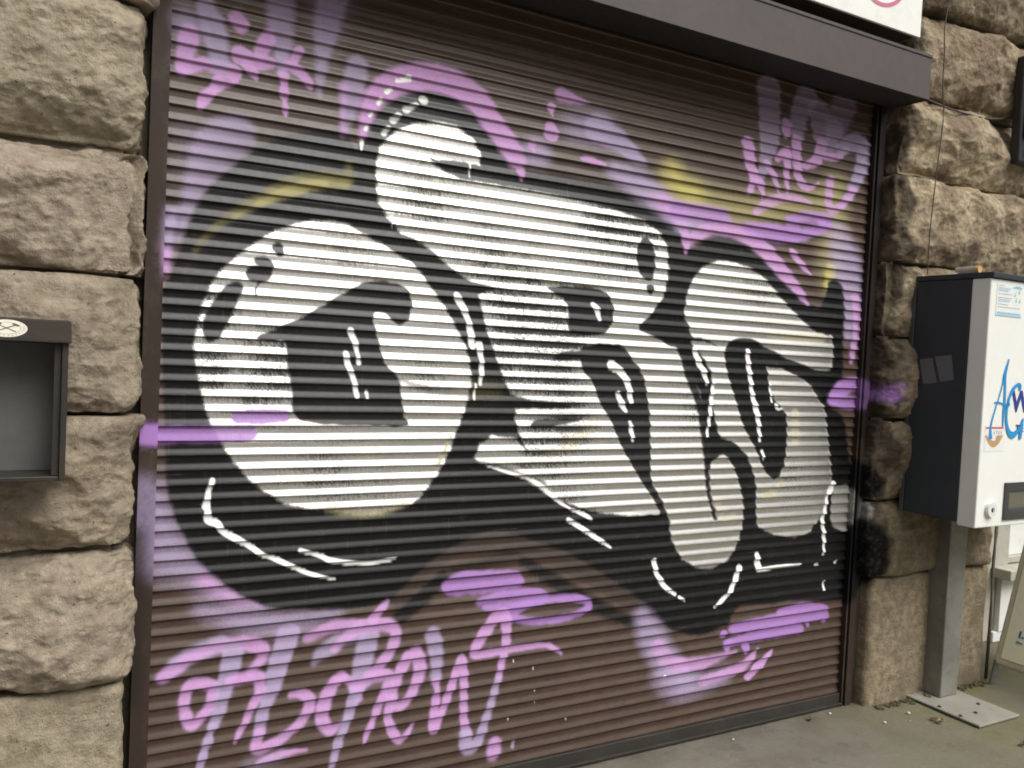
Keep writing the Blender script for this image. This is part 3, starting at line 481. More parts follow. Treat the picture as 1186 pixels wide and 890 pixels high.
THIN = [[1.5461, 1.5874, 0.2481, 1.0], [1.4656, 1.752, 0.1827, 0.8], [1.6373, 1.2751, 0.2224, 0.8], [1.8975, 2.0775, 0.2579, 0.75], [1.3215, 1.8755, 0.1481, 0.6], [0.4303, 1.6368, 0.0866, 0.9], [0.4364, 1.4579, 0.0975, 0.9], [0.6006, 1.4632, 0.1852, 0.7], [0.8041, 1.1107, 0.1667, 0.5], [0.8295, 1.8555, 0.1634, 0.35], [1.118, 2.0569, 0.1707, 0.45], [1.6899, 1.018, 0.1938, 0.4], [2.2884, 1.3437, 0.2096, 0.4], [2.9001, 1.0437, 0.1915, 0.35], [2.6253, 1.8927, 0.252, 0.4], [1.1473, 1.4518, 0.1167, 0.4], [0.9786, 1.1051, 0.1433, 0.35]]     # where the silver coat was sprayed thin
COL = dict(lil=(.50, .275, .53), lav=(.37, .295, .46), vio=(.36, .185, .48), blk=(.004, .004, .0045), sil=(.61, .59, .555),
           wht=(.85, .85, .83), yel=(.36, .32, .13), yel2=(.47, .41, .11), olv=(.16, .14, .05), brn=(.045, .030, .024), gry=(.4, .4, .38))
METAL = dict(sil=1., gry=.6)

def sstep(x): x = np.clip(x, 0, 1); return x * x * (3 - 2 * x)

def spray(x, z, phase, layers, base=None):
    """x, z: 1-D arrays of points on the wall (metres). returns colour, coverage, metal"""
    n = len(x)
    C = np.zeros((n, 3)); A = np.zeros(n); Mt = np.zeros(n)
    rnd = rng.random(n); rn2 = rng.random(n)
    p3 = np.stack([x, z, np.zeros(n)], 1)
    wob = .0035 * pn(p3 * 30) + .003 * pn(p3 * 9)
    cloud = .5 + .5 * fbm(p3 * 3.2 + 5, 3)
    cloud2 = .5 + .5 * fbm(p3 * np.array([5., 9., 1]) + 31, 3)
    for kind, c, a, soft, g, sm, pts in layers:
        if kind == 'P':
            P = np.array(pts).reshape(-1, 2)
            if sm: P = smooth_pts(P, 4, True)
            else: P = smooth_pts(P, 1, True)
            lo, hi = P.min(0) - soft * 2, P.max(0) + soft * 2
            idx = np.nonzero((x > lo[0]) & (x < hi[0]) & (z > lo[1]) & (z < hi[1]))[0]
            if not len(idx): continue
            X, Z = x[idx], z[idx]
            d2 = np.full(len(idx), 1e9); ins = np.zeros(len(idx), bool)
            for (ax, az), (bx_, bz) in zip(P, np.roll(P, -1, 0)):
                ex, ez = bx_ - ax, bz - az; l2 = ex * ex + ez * ez
                if l2 < 1e-12: continue
                dx, dz = X - ax, Z - az
                t = np.clip((dx * ex + dz * ez) / l2, 0, 1)
                d2 = np.minimum(d2, (dx - t * ex) ** 2 + (dz - t * ez) ** 2)
                cr = (az > Z) != (bz > Z)
                if az != bz: ins ^= cr & (X < ex * (Z - az) / ez + ax)
            d = np.sqrt(d2); d[ins] *= -1
            al = .5 - (d + wob[idx]) / soft * .5
        else:
            Q = np.array(pts).reshape(-1, 4)
            if len(Q) == 1: Q = np.vstack([Q, Q + [[.001, .001, 0, 0]]])
            if len(Q) > 2: Q = smooth_pts(Q, 5)
            Q[:, 2:] = np.maximum(Q[:, 2:], .0008)
            pad = Q[:, 2:].max() + soft * 2
            lo, hi = Q[:, :2].min(0) - pad, Q[:, :2].max(0) + pad
            idx = np.nonzero((x > lo[0]) & (x < hi[0]) & (z > lo[1]) & (z < hi[1]))[0]
            if not len(idx): continue
            X, Z = x[idx], z[idx]; best = np.full(len(idx), 1e9)
            for q, r in zip(Q, Q[1:]):
                rx, rz = (q[2] + r[2]) / 2, (q[3] + r[3]) / 2
                ex, ez = (r[0] - q[0]) / rx, (r[1] - q[1]) / rz; l2 = ex * ex + ez * ez + 1e-12
                dx, dz = (X - q[0]) / rx, (Z - q[1]) / rz
                t = np.clip((dx * ex + dz * ez) / l2, 0, 1)
                dd = np.sqrt((dx - t * ex) ** 2 + (dz - t * ez) ** 2)
                rr = q[3] + (r[3] - q[3]) * t; rm = (rx * rz) ** .5
                best = np.minimum(best, dd * rz - rr)
            al = .5 - (best + wob[idx] * min(1, soft / .012)) / soft * .5
        al = sstep(al)
        if kind == 'S' and c in ('lil', 'lav', 'vio') and soft < .03:      # fine overspray round each stroke
            halo = np.clip(1 - np.maximum(best, 0) / .045, 0, 1) ** 2 * .14 * (rnd[idx] > .3)
            al = np.maximum(al, halo)
        if phase is not None:                      # the can reaches the hollow of each slat a little less
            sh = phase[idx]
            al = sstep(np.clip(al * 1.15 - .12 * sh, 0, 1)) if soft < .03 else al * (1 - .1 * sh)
        if g: al = np.clip(al + g * (rnd[idx] - .5) * 4 * al * (1 - al), 0, 1)
        al = al * a
        if c == 'sil' and phase is not None:       # thin chrome: speckled where the coat is poor
            thin = np.zeros(len(idx))
            for (qx, qz, qr, qa) in THIN:
                thin = np.maximum(thin, qa * np.exp(-((x[idx] - qx) ** 2 + (z[idx] - qz) ** 2) / (qr * qr)))
            thin = np.clip(thin * (.55 + .9 * cloud2[idx]) + .35 * np.clip(cloud[idx] - .55, 0, 1), 0, 1)
            cov = 1.0 - phase[idx] * (.08 + .7 * thin) - .48 * thin
            fleck = np.clip(.5 + (cov - .15 - .7 * rn2[idx]) * 1.6, 0, 1)
            al = al * (1 - (1 - fleck) * np.clip(.25 + thin * 1.2, 0, .92))
        elif c in ('lil', 'lav', 'vio') and phase is not None:
            al = al * (.86 + .14 * rnd[idx]) * (.9 + .1 * cloud2[idx])
        elif c == 'blk':
            al = al * .985
        cc = np.array(COL[c])
        C[idx] = C[idx] * (1 - al[:, None]) + cc * al[:, None]
        A[idx] = A[idx] + (1 - A[idx]) * al
        Mt[idx] = Mt[idx] * (1 - al) + METAL.get(c, 0.) * al
    return C, A, Mt

# ------------------------------------------------------------------ roller shutter
XL, XR, PITCH = .287, 3.262, .0440
ZB = .062
shutter = empty('roller_shutter', 'dark brown ribbed roller shutter covered in silver, black and lilac graffiti', 'shutter', loc=(1.77, 0, 0))
def under(parent, o):
    o.parent = parent; o.matrix_parent_inverse = Matrix.Translation(-parent.location); return o

T = np.array([0, .06, .22, .40, .47, .53, .58, .66, .74, .82, .89, .945, .985])
def prof(t):        # how far the metal stands out, upper edge of a slat (t=0) to its lip (t=1)
    s = np.clip((t - .44) / .54, 0, 1)
    return .0008 * np.clip(t / .44, 0, 1) + .0078 * (s ** 1.7 * (2.2 - 1.2 * s)) 
nsl = 62
zs, ys, ph = [], [], []
for k in range(nsl):
    top = ZB + (nsl - k) * PITCH
    for t in T:
        zs.append(top - t * PITCH); ys.append(-prof(t)); ph.append(t)
zs.append(ZB); ys.append(0); ph.append(1)
zs, ys, ph = map(np.array, (zs, ys, ph))
keep = zs < 2.80
zs, ys, ph = zs[keep], ys[keep], ph[keep]
nx = 851; xs = np.linspace(XL, XR, nx)
Xg, Zg = np.meshgrid(xs, zs); Yg = np.repeat(ys[:, None], nx, 1); Pg = np.repeat(ph[:, None], nx, 1)
slat = np.floor((ZB + nsl * PITCH - Zg - 1e-6) / PITCH)
# small dents and unequal slats
wav = pn(np.stack([Xg.ravel() * 1.3, slat.ravel() * .7, np.zeros(Xg.size)], 1)).reshape(Xg.shape)
Yg = Yg + .0022 * wav + .0045 * pn(np.stack([Xg.ravel() * .9, Zg.ravel() * .9, np.ones(Xg.size)], 1)).reshape(Xg.shape)
Zg2 = Zg + .0012 * pn(np.stack([Xg.ravel() * 2.1, slat.ravel() * 1.7, np.full(Xg.size, 5.)], 1)).reshape(Xg.shape)
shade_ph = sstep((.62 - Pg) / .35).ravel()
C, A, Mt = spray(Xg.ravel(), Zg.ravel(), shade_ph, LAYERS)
nz = len(zs)
ii = (np.arange(nz - 1)[:, None] * nx + np.arange(nx - 1)[None]).ravel()
Fq = np.stack([ii, ii + nx, ii + nx + 1, ii + 1], 1)

m = NT('shutter_brown_paint')
base = m.mix(m.noise(3.5, 6, .6), (.046, .027, .020, 1), (.072, .043, .032, 1))
dust = m.math('MULTIPLY', m.ramp(m.noise(14, 7, .7, m.mapv((1, 1, 3))), [(.42, 0.), (.7, 1.)]), .42)
base = m.mix(dust, base, (.10, .074, .056, 1))
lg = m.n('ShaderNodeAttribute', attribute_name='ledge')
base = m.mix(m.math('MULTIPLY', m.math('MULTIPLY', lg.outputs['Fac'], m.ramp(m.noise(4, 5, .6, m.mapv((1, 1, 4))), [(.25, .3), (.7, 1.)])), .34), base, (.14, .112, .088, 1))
rust = m.ramp(m.noise(5, 9, .75, m.mapv((1, 1, 2.5), (3, 1, 7))), [(.67, 0.), (.74, 1.)])
base = m.mix(m.math('MULTIPLY', rust, .6), base, (.13, .045, .02, 1))
pa = m.n('ShaderNodeAttribute', attribute_name='paint')
mt = m.n('ShaderNodeAttribute', attribute_name='chrome')
base = m.mix(pa.outputs['Alpha'], base, pa.outputs['Color'])
scr = m.ramp(m.noise(3.2, 5, .75, m.mapv((1.6, 1, 75), (5, 0, 2))), [(.635, 0.), (.665, 1.)])
base = m.mix(m.math('MULTIPLY', scr, .30), base, (.26, .225, .18, 1))
drip = m.ramp(m.noise(3.2, 4, .7, m.mapv((34, 1, .9), (1, 0, 8))), [(.62, 0.), (.68, 1.)])
base = m.mix(m.math('MULTIPLY', drip, .18), base, (.17, .145, .11, 1))
grime = m.math('MULTIPLY', m.ramp(m.noise(30, 6, .7), [(.55, 0.), (.75, 1.)]), .22)
base = m.mix(grime, base, (.09, .075, .06, 1))
met = m.math('MULTIPLY', mt.outputs['Fac'], .97)
sepc = m.n('ShaderNodeSeparateColor'); m.l(pa.outputs['Color'], sepc.inputs[0])
matte = m.math('MULTIPLY', m.math('MULTIPLY', m.math('MULTIPLY', sepc.outputs[0], 2.5, True), pa.outputs['Alpha']), m.math('SUBTRACT', 1., mt.outputs['Fac']))
ro = m.math('ADD', m.math('MULTIPLY', m.noise(60, 3), .16), m.math('ADD', .25, m.math('MULTIPLY', matte, .35)))
m.set(Base_Color=base, Metallic=met, Roughness=ro)
m.b.inputs['Specular IOR Level'].default_value = .28
m.bump(m.noise(220, 4, .7), .10, .003)
SHUT = m.m
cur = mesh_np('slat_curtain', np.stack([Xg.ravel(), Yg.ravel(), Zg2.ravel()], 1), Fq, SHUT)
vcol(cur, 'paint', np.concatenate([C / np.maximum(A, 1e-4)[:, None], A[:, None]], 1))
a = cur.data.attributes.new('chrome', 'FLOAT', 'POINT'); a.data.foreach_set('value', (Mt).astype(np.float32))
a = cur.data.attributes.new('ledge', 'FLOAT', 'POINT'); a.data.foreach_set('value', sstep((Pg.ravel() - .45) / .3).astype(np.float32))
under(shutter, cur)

BAR = worn('bottom_bar_metal', (.034, .029, .025, 1), .6, .2, dirtamt=.6)
bm = bmesh.new()
bx(bm, XL, XR, -.019, .012, .004, .060, .003)
bx(bm, XL, XR, -.030, .012, .006, .016, .002)
under(shutter, bm_obj('bottom_bar', bm, BAR))

# guide rails: folded steel channels, sprayed over along with the curtain
def grid_strip(pts, z0, z1, dz=.006):
    """extrude a plan polyline [(x, y)] from z0 to z1 as a fine grid"""
    P = []
    for a_, b_ in zip(pts, pts[1:]):
        L_ = math.dist(a_, b_); k = max(1, int(L_ / .006))
        P += [(a_[0] + (b_[0] - a_[0]) * t / k, a_[1] + (b_[1] - a_[1]) * t / k) for t in range(k)]
    P.append(pts[-1]); P = np.array(P); Z = np.linspace(z0, z1, int((z1 - z0) / dz) + 1)
    V = np.stack([np.tile(P[:, 0], len(Z)), np.tile(P[:, 1], len(Z)), np.repeat(Z, len(P))], 1)
    n = len(P); i = (np.arange(len(Z) - 1)[:, None] * n + np.arange(n - 1)[None]).ravel()
    return V, np.stack([i, i + 1, i + n + 1, i + n], 1)
mr = NT('rail_brown_steel')
rb = mr.mix(mr.noise(5, 6, .6), (.028, .019, .0145, 1), (.045, .030, .022, 1))
rb = mr.mix(mr.math('MULTIPLY', mr.ramp(mr.noise(12, 8, .75, mr.mapv((1, 1, .5))), [(.52, 0.), (.72, 1.)]), .55), rb, (.10, .075, .055, 1))
rb = mr.mix(mr.ramp(mr.noise(7, 9, .75, mr.mapv((1, 1, .6), (2, 5, 1))), [(.62, 0.), (.72, 1.)]), rb, (.085, .032, .018, 1))
rp = mr.n('ShaderNodeAttribute', attribute_name='paint')
rb = mr.mix(rp.outputs['Alpha'], rb, rp.outputs['Color'])
mr.set(Base_Color=rb, Roughness=.6, Metallic=0.); mr.b.inputs['Specular IOR Level'].default_value = .25; mr.bump(mr.noise(120, 4, .7), .12, .003)
def rail(pts, z0, z1, lay):
    V, F = grid_strip(pts, z0, z1)
    o = mesh_np('guide_rail', V, F, mr.m, smooth=False)
    C, A, Mt = spray(V[:, 0], V[:, 2], None, lay)
    vcol(o, 'paint', np.concatenate([C / np.maximum(A, 1e-4)[:, None], A[:, None]], 1))
    under(shutter, o); return o
railL = rail([(.243, .03), (.243, -.030), (.291, -.030), (.291, -.002), (.286, -.002), (.286, .03)], 0, 2.80, LAYERS + EXTRA)
railR = rail([(3.263, .03), (3.263, -.002), (3.257, -.002), (3.257, -.028), (3.266, -.028), (3.272, -.012), (3.281, -.012), (3.281, -.030), (3.318, -.030), (3.318, -.018), (3.352, -.018), (3.352, .03)], 0, 2.80, [l for l in LAYERS if l[1] in ('blk', 'vio')] + EXTRA)
RIV = worn('rivet_metal', (.08, .06, .05, 1), .5, .6)
for z in (.35, .72, 1.28, 1.66, 2.1):
    bm = bmesh.new(); cyl(bm, (.254, -.0295, z), (.254, -.0335, z), .006, .004, 10)
    o = under(shutter, bm_obj('rivet', bm, RIV)); o.parent = railL; o.matrix_parent_inverse = Matrix.Translation(-shutter.location)

HOUS = worn('housing_grey_brown_metal', (.066, .053, .049, 1), .65, .0, var=.08, dirtamt=.22, bump=.05, scale=3)
HSHADE = worn('housing_shaded_underside', (.018, .016, .015, 1), .7, 0, dirtamt=.2)
bm = bmesh.new()
hx0, hx1, hy, hz0, hz1 = .12, 3.322, -.236, 2.735, 2.925
M_ = None
bx(bm, hx0, hx1, hy, hy + .003, hz0, hz1, .001, 1)                      # face sheet
bx(bm, hx0, hx1, hy + .004, .06, hz1 - .004, hz1 - .001)                  # top sheet
bx(bm, hx1 - .003, hx1 - .0002, hy + .004, .06, hz0 + .001, hz1 - .005)   # right cheek
bx(bm, hx0 + .0002, hx0 + .003, hy + .004, .06, hz0 + .001, hz1 - .005)
bx(bm, hx0 + .004, hx1 - .004, hy + .004, -.05, hz0 + .006, hz0 + .009, mi=1)  # underside, open by the curtain; darker colour paints in its shade
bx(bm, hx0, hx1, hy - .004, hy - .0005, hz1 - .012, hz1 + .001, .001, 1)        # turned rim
under(shutter, bm_obj('shutter_housing', bm, [HOUS, HSHADE]))

# ------------------------------------------------------------------ stone piers
CRS = [-.12, .600, .962, 1.335, 1.712, 2.050, 2.445, 2.800, 3.165, 3.56]
def block(x0, x1, z0, z1, yf, yb, r, seed, rough=1., res=.0055, cuts=5, rz=.026):
    rz = min(rz, r)
    R = np.random.default_rng(seed); d = yb - yf
    w, h = x1 - x0, z1 - z0
    nu, nv = int((w + 2 * d) / res), int((h + 2 * d) / res)
    u = np.linspace(-d, w + d, nu); v = np.linspace(-d, h + d, nv)
    U, Vv = np.meshgrid(u, v); U, Vv = U.ravel(), Vv.ravel()
    cu, cv = np.clip(U, 0, w), np.clip(Vv, 0, h)
    dep = np.maximum(np.abs(U - cu), np.abs(Vv - cv))
    p = np.stack([x0 + cu, yf + dep, z0 + cv], 1)
    lo = np.array([x0 + r, yf + r, z0 + rz]); hi = np.array([x1 - r, 9., z1 - rz])
    core = np.clip(p, lo, hi); n = p - core; ln = np.linalg.norm(n, axis=1)[:, None]
    n = n / np.maximum(ln, 1e-6); q = core + n * (r * np.abs(n[:, :1]) + r * np.abs(n[:, 1:2]) + rz * np.abs(n[:, 2:3])) / np.abs(n).sum(1)[:, None]
    q[:, 2] = np.clip(q[:, 2], z0 + .002, z1 - .002)
    so = R.random(3) * 50
    # pitched face: a cushion that falls away to the joints, broken by flat chisel cuts
    a = (q[:, 0] - x0) / w * 2 - 1; b = (q[:, 2] - z0) / h * 2 - 1
    front = sstep(-n[:, 1] * 1.5)
    q[:, 1] -= rough * .030 * np.clip((1 - a ** 4) * (1 - b ** 4), 0, 1) * front
    for k in range(cuts):
        side = R.integers(0, 4); s = R.uniform(.12, .88)
        e = {0: (x0 + w * R.uniform(.05, .2), z0 + h * s, -1, 0), 1: (x1 - w * R.uniform(.05, .2), z0 + h * s, 1, 0),
             2: (x0 + w * s, z0 + h * R.uniform(.1, .35), 0, -1), 3: (x0 + w * s, z1 - h * R.uniform(.05, .2), 0, 1)}[int(side)]
        ang = R.uniform(.35, .85); tw = R.uniform(-.5, .5)
        m_ = np.array([e[2] * math.sin(ang) + (tw if e[3] else 0) * .4, -math.cos(ang), e[3] * math.sin(ang) + (tw if e[2] else 0) * .4]); m_ /= np.linalg.norm(m_)
        p0 = np.array([e[0], yf - .018 * rough, e[1]])
        s_ = np.maximum((q - p0) @ m_, 0)
        q -= m_ * np.minimum(s_ * .75 * front, .035 * rough)[:, None]
    big = fbm(q * np.array([4.5, 4.5, 5.5]) + so, 3)
    rid = fbm(q * np.array([9., 9., 11.]) + so + 9, 4, .55, True)
    fine = fbm(q * np.array([34, 34, 42.]) + so + 3, 3, .6)
    sh = fbm(q * np.array([5., 5., 6.5]) + so + 30, 2)
    step = (np.floor(sh * 5) + sstep((sh * 5 - np.floor(sh * 5)) * 3 - 1)) / 5      # broken bedding steps
    def scoops(size, amp, sd):
        R3 = np.random.default_rng(seed * 7 + sd); k = max(6, int(w * h / size ** 2 * 1.6))
        sx_, sz_ = R3.uniform(x0 - .05, x1 + .05, k), R3.uniform(z0 - .05, z1 + .05, k); sy_ = R3.uniform(yf - .03, yf + .12, k)
        gx_, gz_ = R3.normal(0, .22, k), R3.normal(-.04, .22, k); c_ = R3.uniform(-.5, .5, k) * size * .18; out = np.full(len(q), 9.)
        wq = q + .18 * size * np.stack([fbm(q / size * 1.5 + 3, 2), fbm(q / size * 1.5 + 13, 2), fbm(q / size * 1.5 + 23, 2)], 1)
        for a1, b1, cy, g1, g2, c1 in zip(sx_, sz_, sy_, gx_, gz_, c_):
            dx_, dz_, dy_ = wq[:, 0] - a1, (wq[:, 2] - b1) * 1.25, wq[:, 1] - cy
            out = np.minimum(out, c1 + g1 * dx_ + g2 * dz_ + (dx_ ** 2 + dz_ ** 2 + dy_ ** 2) * .55 / size)
        return amp * (out - out.mean()) / max(out.std(), 1e-5)
    chis = scoops(.15, .0075, 1) + scoops(.055, .0032, 2)
    disp = rough * (chis + .012 * big + .0056 * rid + .0034 * fine + .008 * step)
    q = q + n * disp[:, None]
    lim = yf + .052          # the hollows never reach the bed of the joint
    q[:, 1] = np.where((front > .6) & (q[:, 1] > lim), lim + .15 * (q[:, 1] - lim), q[:, 1])
    q[:, 2] = np.clip(q[:, 2], z0 + .001, z1 - .001)
    i = (np.arange(nv - 1)[:, None] * nu + np.arange(nu - 1)[None]).ravel()
    F = np.stack([i, i + 1, i + nu + 1, i + nu], 1)
    return q, F

def pier(name, specs, mats, mort, tones, paint):
    Vs, Fs, Ms, Ts = [], [], [], []; off = 0
    for sp, tn, mi in zip(specs, tones, mats[1]):
        V, F = block(*sp[0], **sp[1])
        Vs.append(V); Fs.append(F + off); off += len(V); Ms.append(np.full(len(F), mi)); Ts.append(np.tile(np.array([*tn, 1.]), (len(V), 1)))
    for (x0, x1, y0, y1, z0, z1) in mort:
        c = np.array([[x0, y0, z0], [x1, y0, z0], [x1, y0, z1], [x0, y0, z1], [x0, y1, z0], [x1, y1, z0], [x1, y1, z1], [x0, y1, z1]])
        f = np.array([[0, 1, 2, 3], [5, 4, 7, 6], [4, 0, 3, 7], [1, 5, 6, 2], [3, 2, 6, 7], [4, 5, 1, 0]])
        Vs.append(c); Fs.append(f + off); off += 8; Ms.append(np.full(6, len(mats[0]) - 1)); Ts.append(np.ones((8, 4)))
    V = np.concatenate(Vs); F = np.concatenate(Fs)
    o = mesh_np(name, V, F, mats[0], smooth=True, matidx=np.concatenate(Ms))
    vcol(o, 'tone', np.concatenate(Ts))
    P = np.zeros((len(V), 4))
    if paint:
        s = V[:, 0] < 3.75
        C, A, Mt = spray(V[s, 0], V[s, 2], None, EXTRA)
        A = A * np.clip(1.05 + .6 * fbm(V[s] * 45, 3), .55, 1)
        P[s] = np.concatenate([C / np.maximum(A, 1e-4)[:, None] if False else C / np.maximum(A, 1e-4)[:, None].clip(.02), A[:, None]], 1)
        P[s, :3] = np.clip(P[s, :3], 0, .8)
        # ragged dark brown band along the reveal edge of each stone
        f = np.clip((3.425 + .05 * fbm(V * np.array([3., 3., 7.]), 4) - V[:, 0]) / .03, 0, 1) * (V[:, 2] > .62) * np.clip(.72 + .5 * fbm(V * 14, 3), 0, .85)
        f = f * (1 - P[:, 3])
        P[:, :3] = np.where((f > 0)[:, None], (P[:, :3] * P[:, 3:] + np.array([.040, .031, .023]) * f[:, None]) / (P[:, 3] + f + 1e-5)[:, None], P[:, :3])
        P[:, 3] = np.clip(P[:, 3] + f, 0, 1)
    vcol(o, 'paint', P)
    return o

ST_L = stone_mat('sandstone_buff', (.41, .352, .262, 1), (.265, .222, .16, 1), .55, .72, 4.5, (.15, .126, .096, 1))
ST_R = stone_mat('sandstone_sooty', (.50, .42, .30, 1), (.285, .233, .162, 1), .45, .58, 4.6, (.125, .098, .07, 1))
ST_P = stone_mat('sandstone_plinth', (.37, .31, .22, 1), (.21, .172, .118, 1), .50, .66, 5., (.115, .094, .066, 1))
MORT = worn('lime_mortar', (.15, .125, .09, 1), .95, 0, dirtamt=.5, bump=.4, scale=12)

specs, tones, mi = [], [], []
edges = [.215, .238, .222, .226, .238, .220, .243, .225, .235]
for k in range(9):
    z0, z1 = CRS[k] + .004, CRS[k + 1] - .004
    jx = -.62 if k % 2 else -.86
    fr = -.125 - (.012 if k % 3 == 1 else 0)
    specs.append(((jx + .004, edges[k], z0, z1, fr, .03, .062 if k else .03, 40 + k), dict(rough=1. if k else .45, cuts=6 if k else 2, res=.0048)))
    t = rng.uniform(.9, 1.08); tones.append((t, t * rng.uniform(.97, 1.01), t * rng.uniform(.93, 1.02))); mi.append(0)
    specs.append(((-1.9, jx - .004, z0, z1, fr - .006, .03, .045, 60 + k), dict(rough=.9 if k else .4, cuts=4, res=.012)))
    t = rng.uniform(.85, 1.05); tones.append((t, t, t * .97)); mi.append(0)
pl = pier('stone_pier', specs, ([ST_L, ST_R, ST_P, MORT], mi), [(-1.9, .175, -.056, .30, -.12, 3.55), (.1755, .2425, .025, .30, -.12, 3.55)], tones, False)
tag(pl, 'buff rock-faced sandstone pier left of the shutter, behind the dark metal box', 'stone pier')

specs, tones, mi = [], [], []
le = [3.362, 3.306, 3.312, 3.318, 3.326, 3.330, 3.340, 3.34, 3.34]
re = [4.27, 4.22, 4.24, 4.26, 4.29, 4.44, 4.42, 4.42, 4.42]
for k in range(9):
    z0, z1 = CRS[k] + .004, CRS[k + 1] - .004
    fr = (-.075, -.10, -.118, -.115, -.12, -.135, -.128, -.14, -.17)[k]
    specs.append(((le[k], re[k], z0, z1, fr, .05, .03 if k < 2 else .05, 90 + k), dict(rough=.12 if k == 0 else (.45 if k == 1 else 1.), cuts=1 if k < 2 else 5, res=.0055)))
    t = (1., .80, .82, .80, .92, 1.06, 1.04, 1., .7)[k]; tones.append((t, t * .975, t * .94)); mi.append(2 if k < 2 else 1)
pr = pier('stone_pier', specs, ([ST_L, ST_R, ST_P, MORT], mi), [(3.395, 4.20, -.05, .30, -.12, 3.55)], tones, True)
tag(pr, 'sooty flaking sandstone pier right of the shutter, behind the wall cabinet', 'stone pier')

LINT = stone_mat('sandstone_lintel', (.30, .25, .18, 1), (.17, .14, .10, 1), .45, .62, 4., (.05, .04, .03, 1))
V, F = block(.236, 3.33, 2.93, 3.55, -.03, .28, .02, 5, rough=.25, res=.02, cuts=2)
li = mesh_np('stone_lintel', V, F, LINT)
vcol(li, 'tone', np.ones((len(V), 4))); vcol(li, 'paint', np.zeros((len(V), 4)))
tag(li, 'dark stone lintel above the shutter housing, behind the white sign', 'lintel')

# ------------------------------------------------------------------ pavement
m = NT('pavement_concrete')
n1 = m.noise(1.6, 8, .62); n2 = m.noise(38, 6, .7)
base = m.mix(n1, (.135, .122, .096, 1), (.19, .175, .142, 1))
base = m.mix(m.math('MULTIPLY', m.ramp(m.noise(5, 8, .7, m.mapv((1, 1, 1), (4, 2, 0))), [(.46, 0.), (.62, 1.)]), .6), base, (.115, .098, .078, 1))
sx = m.n('ShaderNodeSeparateXYZ'); m.l(m.obj(), sx.inputs[0])
mossx = m.math('MULTIPLY', m.math('SUBTRACT', sx.outputs[0], 2.8), 1., True)
moss = m.math('MULTIPLY', mossx, m.ramp(m.noise(2.4, 8, .68, m.mapv((1, 1, 1), (1, 7, 0))), [(.30, 0.), (.58, 1.)]))
base = m.mix(m.math('MULTIPLY', moss, .85), base, (.128, .125, .042, 1))
sp = m.ramp(m.noise(160, 2), [(.30, 1.), (.38, 0.)])
base = m.mix(m.math('MULTIPLY', sp, .45), base, (.05, .045, .035, 1))
sp2 = m.ramp(m.noise(120, 2, .5, m.mapv((1, 1, 1), (9, 9, 9))), [(.66, 0.), (.72, 1.)])
base = m.mix(m.math('MULTIPLY', sp2, .35), base, (.42, .40, .35, 1))
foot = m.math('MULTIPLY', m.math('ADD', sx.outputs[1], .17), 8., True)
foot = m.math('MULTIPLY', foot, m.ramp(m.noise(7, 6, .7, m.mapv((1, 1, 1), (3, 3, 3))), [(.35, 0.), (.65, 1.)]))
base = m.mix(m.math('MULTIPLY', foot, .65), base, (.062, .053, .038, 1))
gum = m.ramp(m.noise(9, 1, .3, m.mapv((1, 1, 1), (13, 2, 5))), [(.70, 0.), (.715, 1.)])
base = m.mix(m.math('MULTIPLY', gum, .5), base, (.09, .082, .068, 1))
stain = m.ramp(m.noise(1.1, 5, .6, m.mapv((1, 1, 1), (2, 9, 3))), [(.5, 0.), (.68, 1.)])
base = m.mix(m.math('MULTIPLY', stain, .4), base, (.10, .088, .066, 1))
m.set(Base_Color=base, Roughness=m.math('ADD', m.math('MULTIPLY', n2, .3), .6))
m.bump(m.math('ADD', n2, m.math('MULTIPLY', m.noise(150, 4, .7), .5)), .5, .006)
PAVE = m.m
def axis(lo, hi, c0, c1, step):
    fine = np.arange(c0, c1 + 1e-6, step)
    return np.concatenate([[lo, lo / 4, -12.], fine, [14., hi / 4, hi]])
gx = np.concatenate([[-400, -100, -25, -8], np.arange(-3, 7.01, .03), [12, 30, 100, 400]])
gy = np.concatenate([[-400, -100, -25, -9], np.arange(-4, .81, .03), [3, 12, 40, 400]])
GX, GY = np.meshgrid(gx, gy)
pp = np.stack([GX.ravel(), GY.ravel(), np.zeros(GX.size)], 1)
near = (np.abs(pp[:, 0]) < 8) & (np.abs(pp[:, 1]) < 5)
pp[:, 2] = np.where(near, .0035 * fbm(pp * 1.7, 3) - .003 + .0015 * pn(pp * 9), -.003)
n = len(gx); i = (np.arange(len(gy) - 1)[:, None] * n + np.arange(n - 1)[None]).ravel()
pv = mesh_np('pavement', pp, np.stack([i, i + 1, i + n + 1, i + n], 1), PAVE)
tag(pv, kind='structure')

# ------------------------------------------------------------------ shop sign above
WHITE = worn('sign_white_panel', (.80, .80, .76, 1), .35, 0, var=.03, dirtamt=.12, bump=.01)
SDARK = worn('sign_dark_frame', (.03, .025, .022, 1), .6, 0)
PINK = flat('sign_pink_letter', (.52, .16, .26, 1), .4)
sign = empty('shop_sign', 'white sign panel with a pink curved letter stroke above the shutter housing', 'sign', loc=(1.8, -.2, 3.0))
bm = bmesh.new(); bx(bm, .35, 3.285, -.200, -.188, 3.004, 3.50, .0015, 1)
under(sign, bm_obj('sign_panel', bm, WHITE))
bm = bmesh.new(); bx(bm, .36, 3.275, -.187, -.05, 3.010, 3.49, .003, 1)
bx(bm, .5, .56, -.05, -.02, 3.1, 3.4); bx(bm, 2.9, 2.96, -.05, -.02, 3.1, 3.4)
under(sign, bm_obj('sign_frame', bm, SDARK))
bm = bmesh.new()
MS = Matrix.Translation((0, -.2003, 0)) @ Matrix.Rotation(PI / 2, 4, 'X')
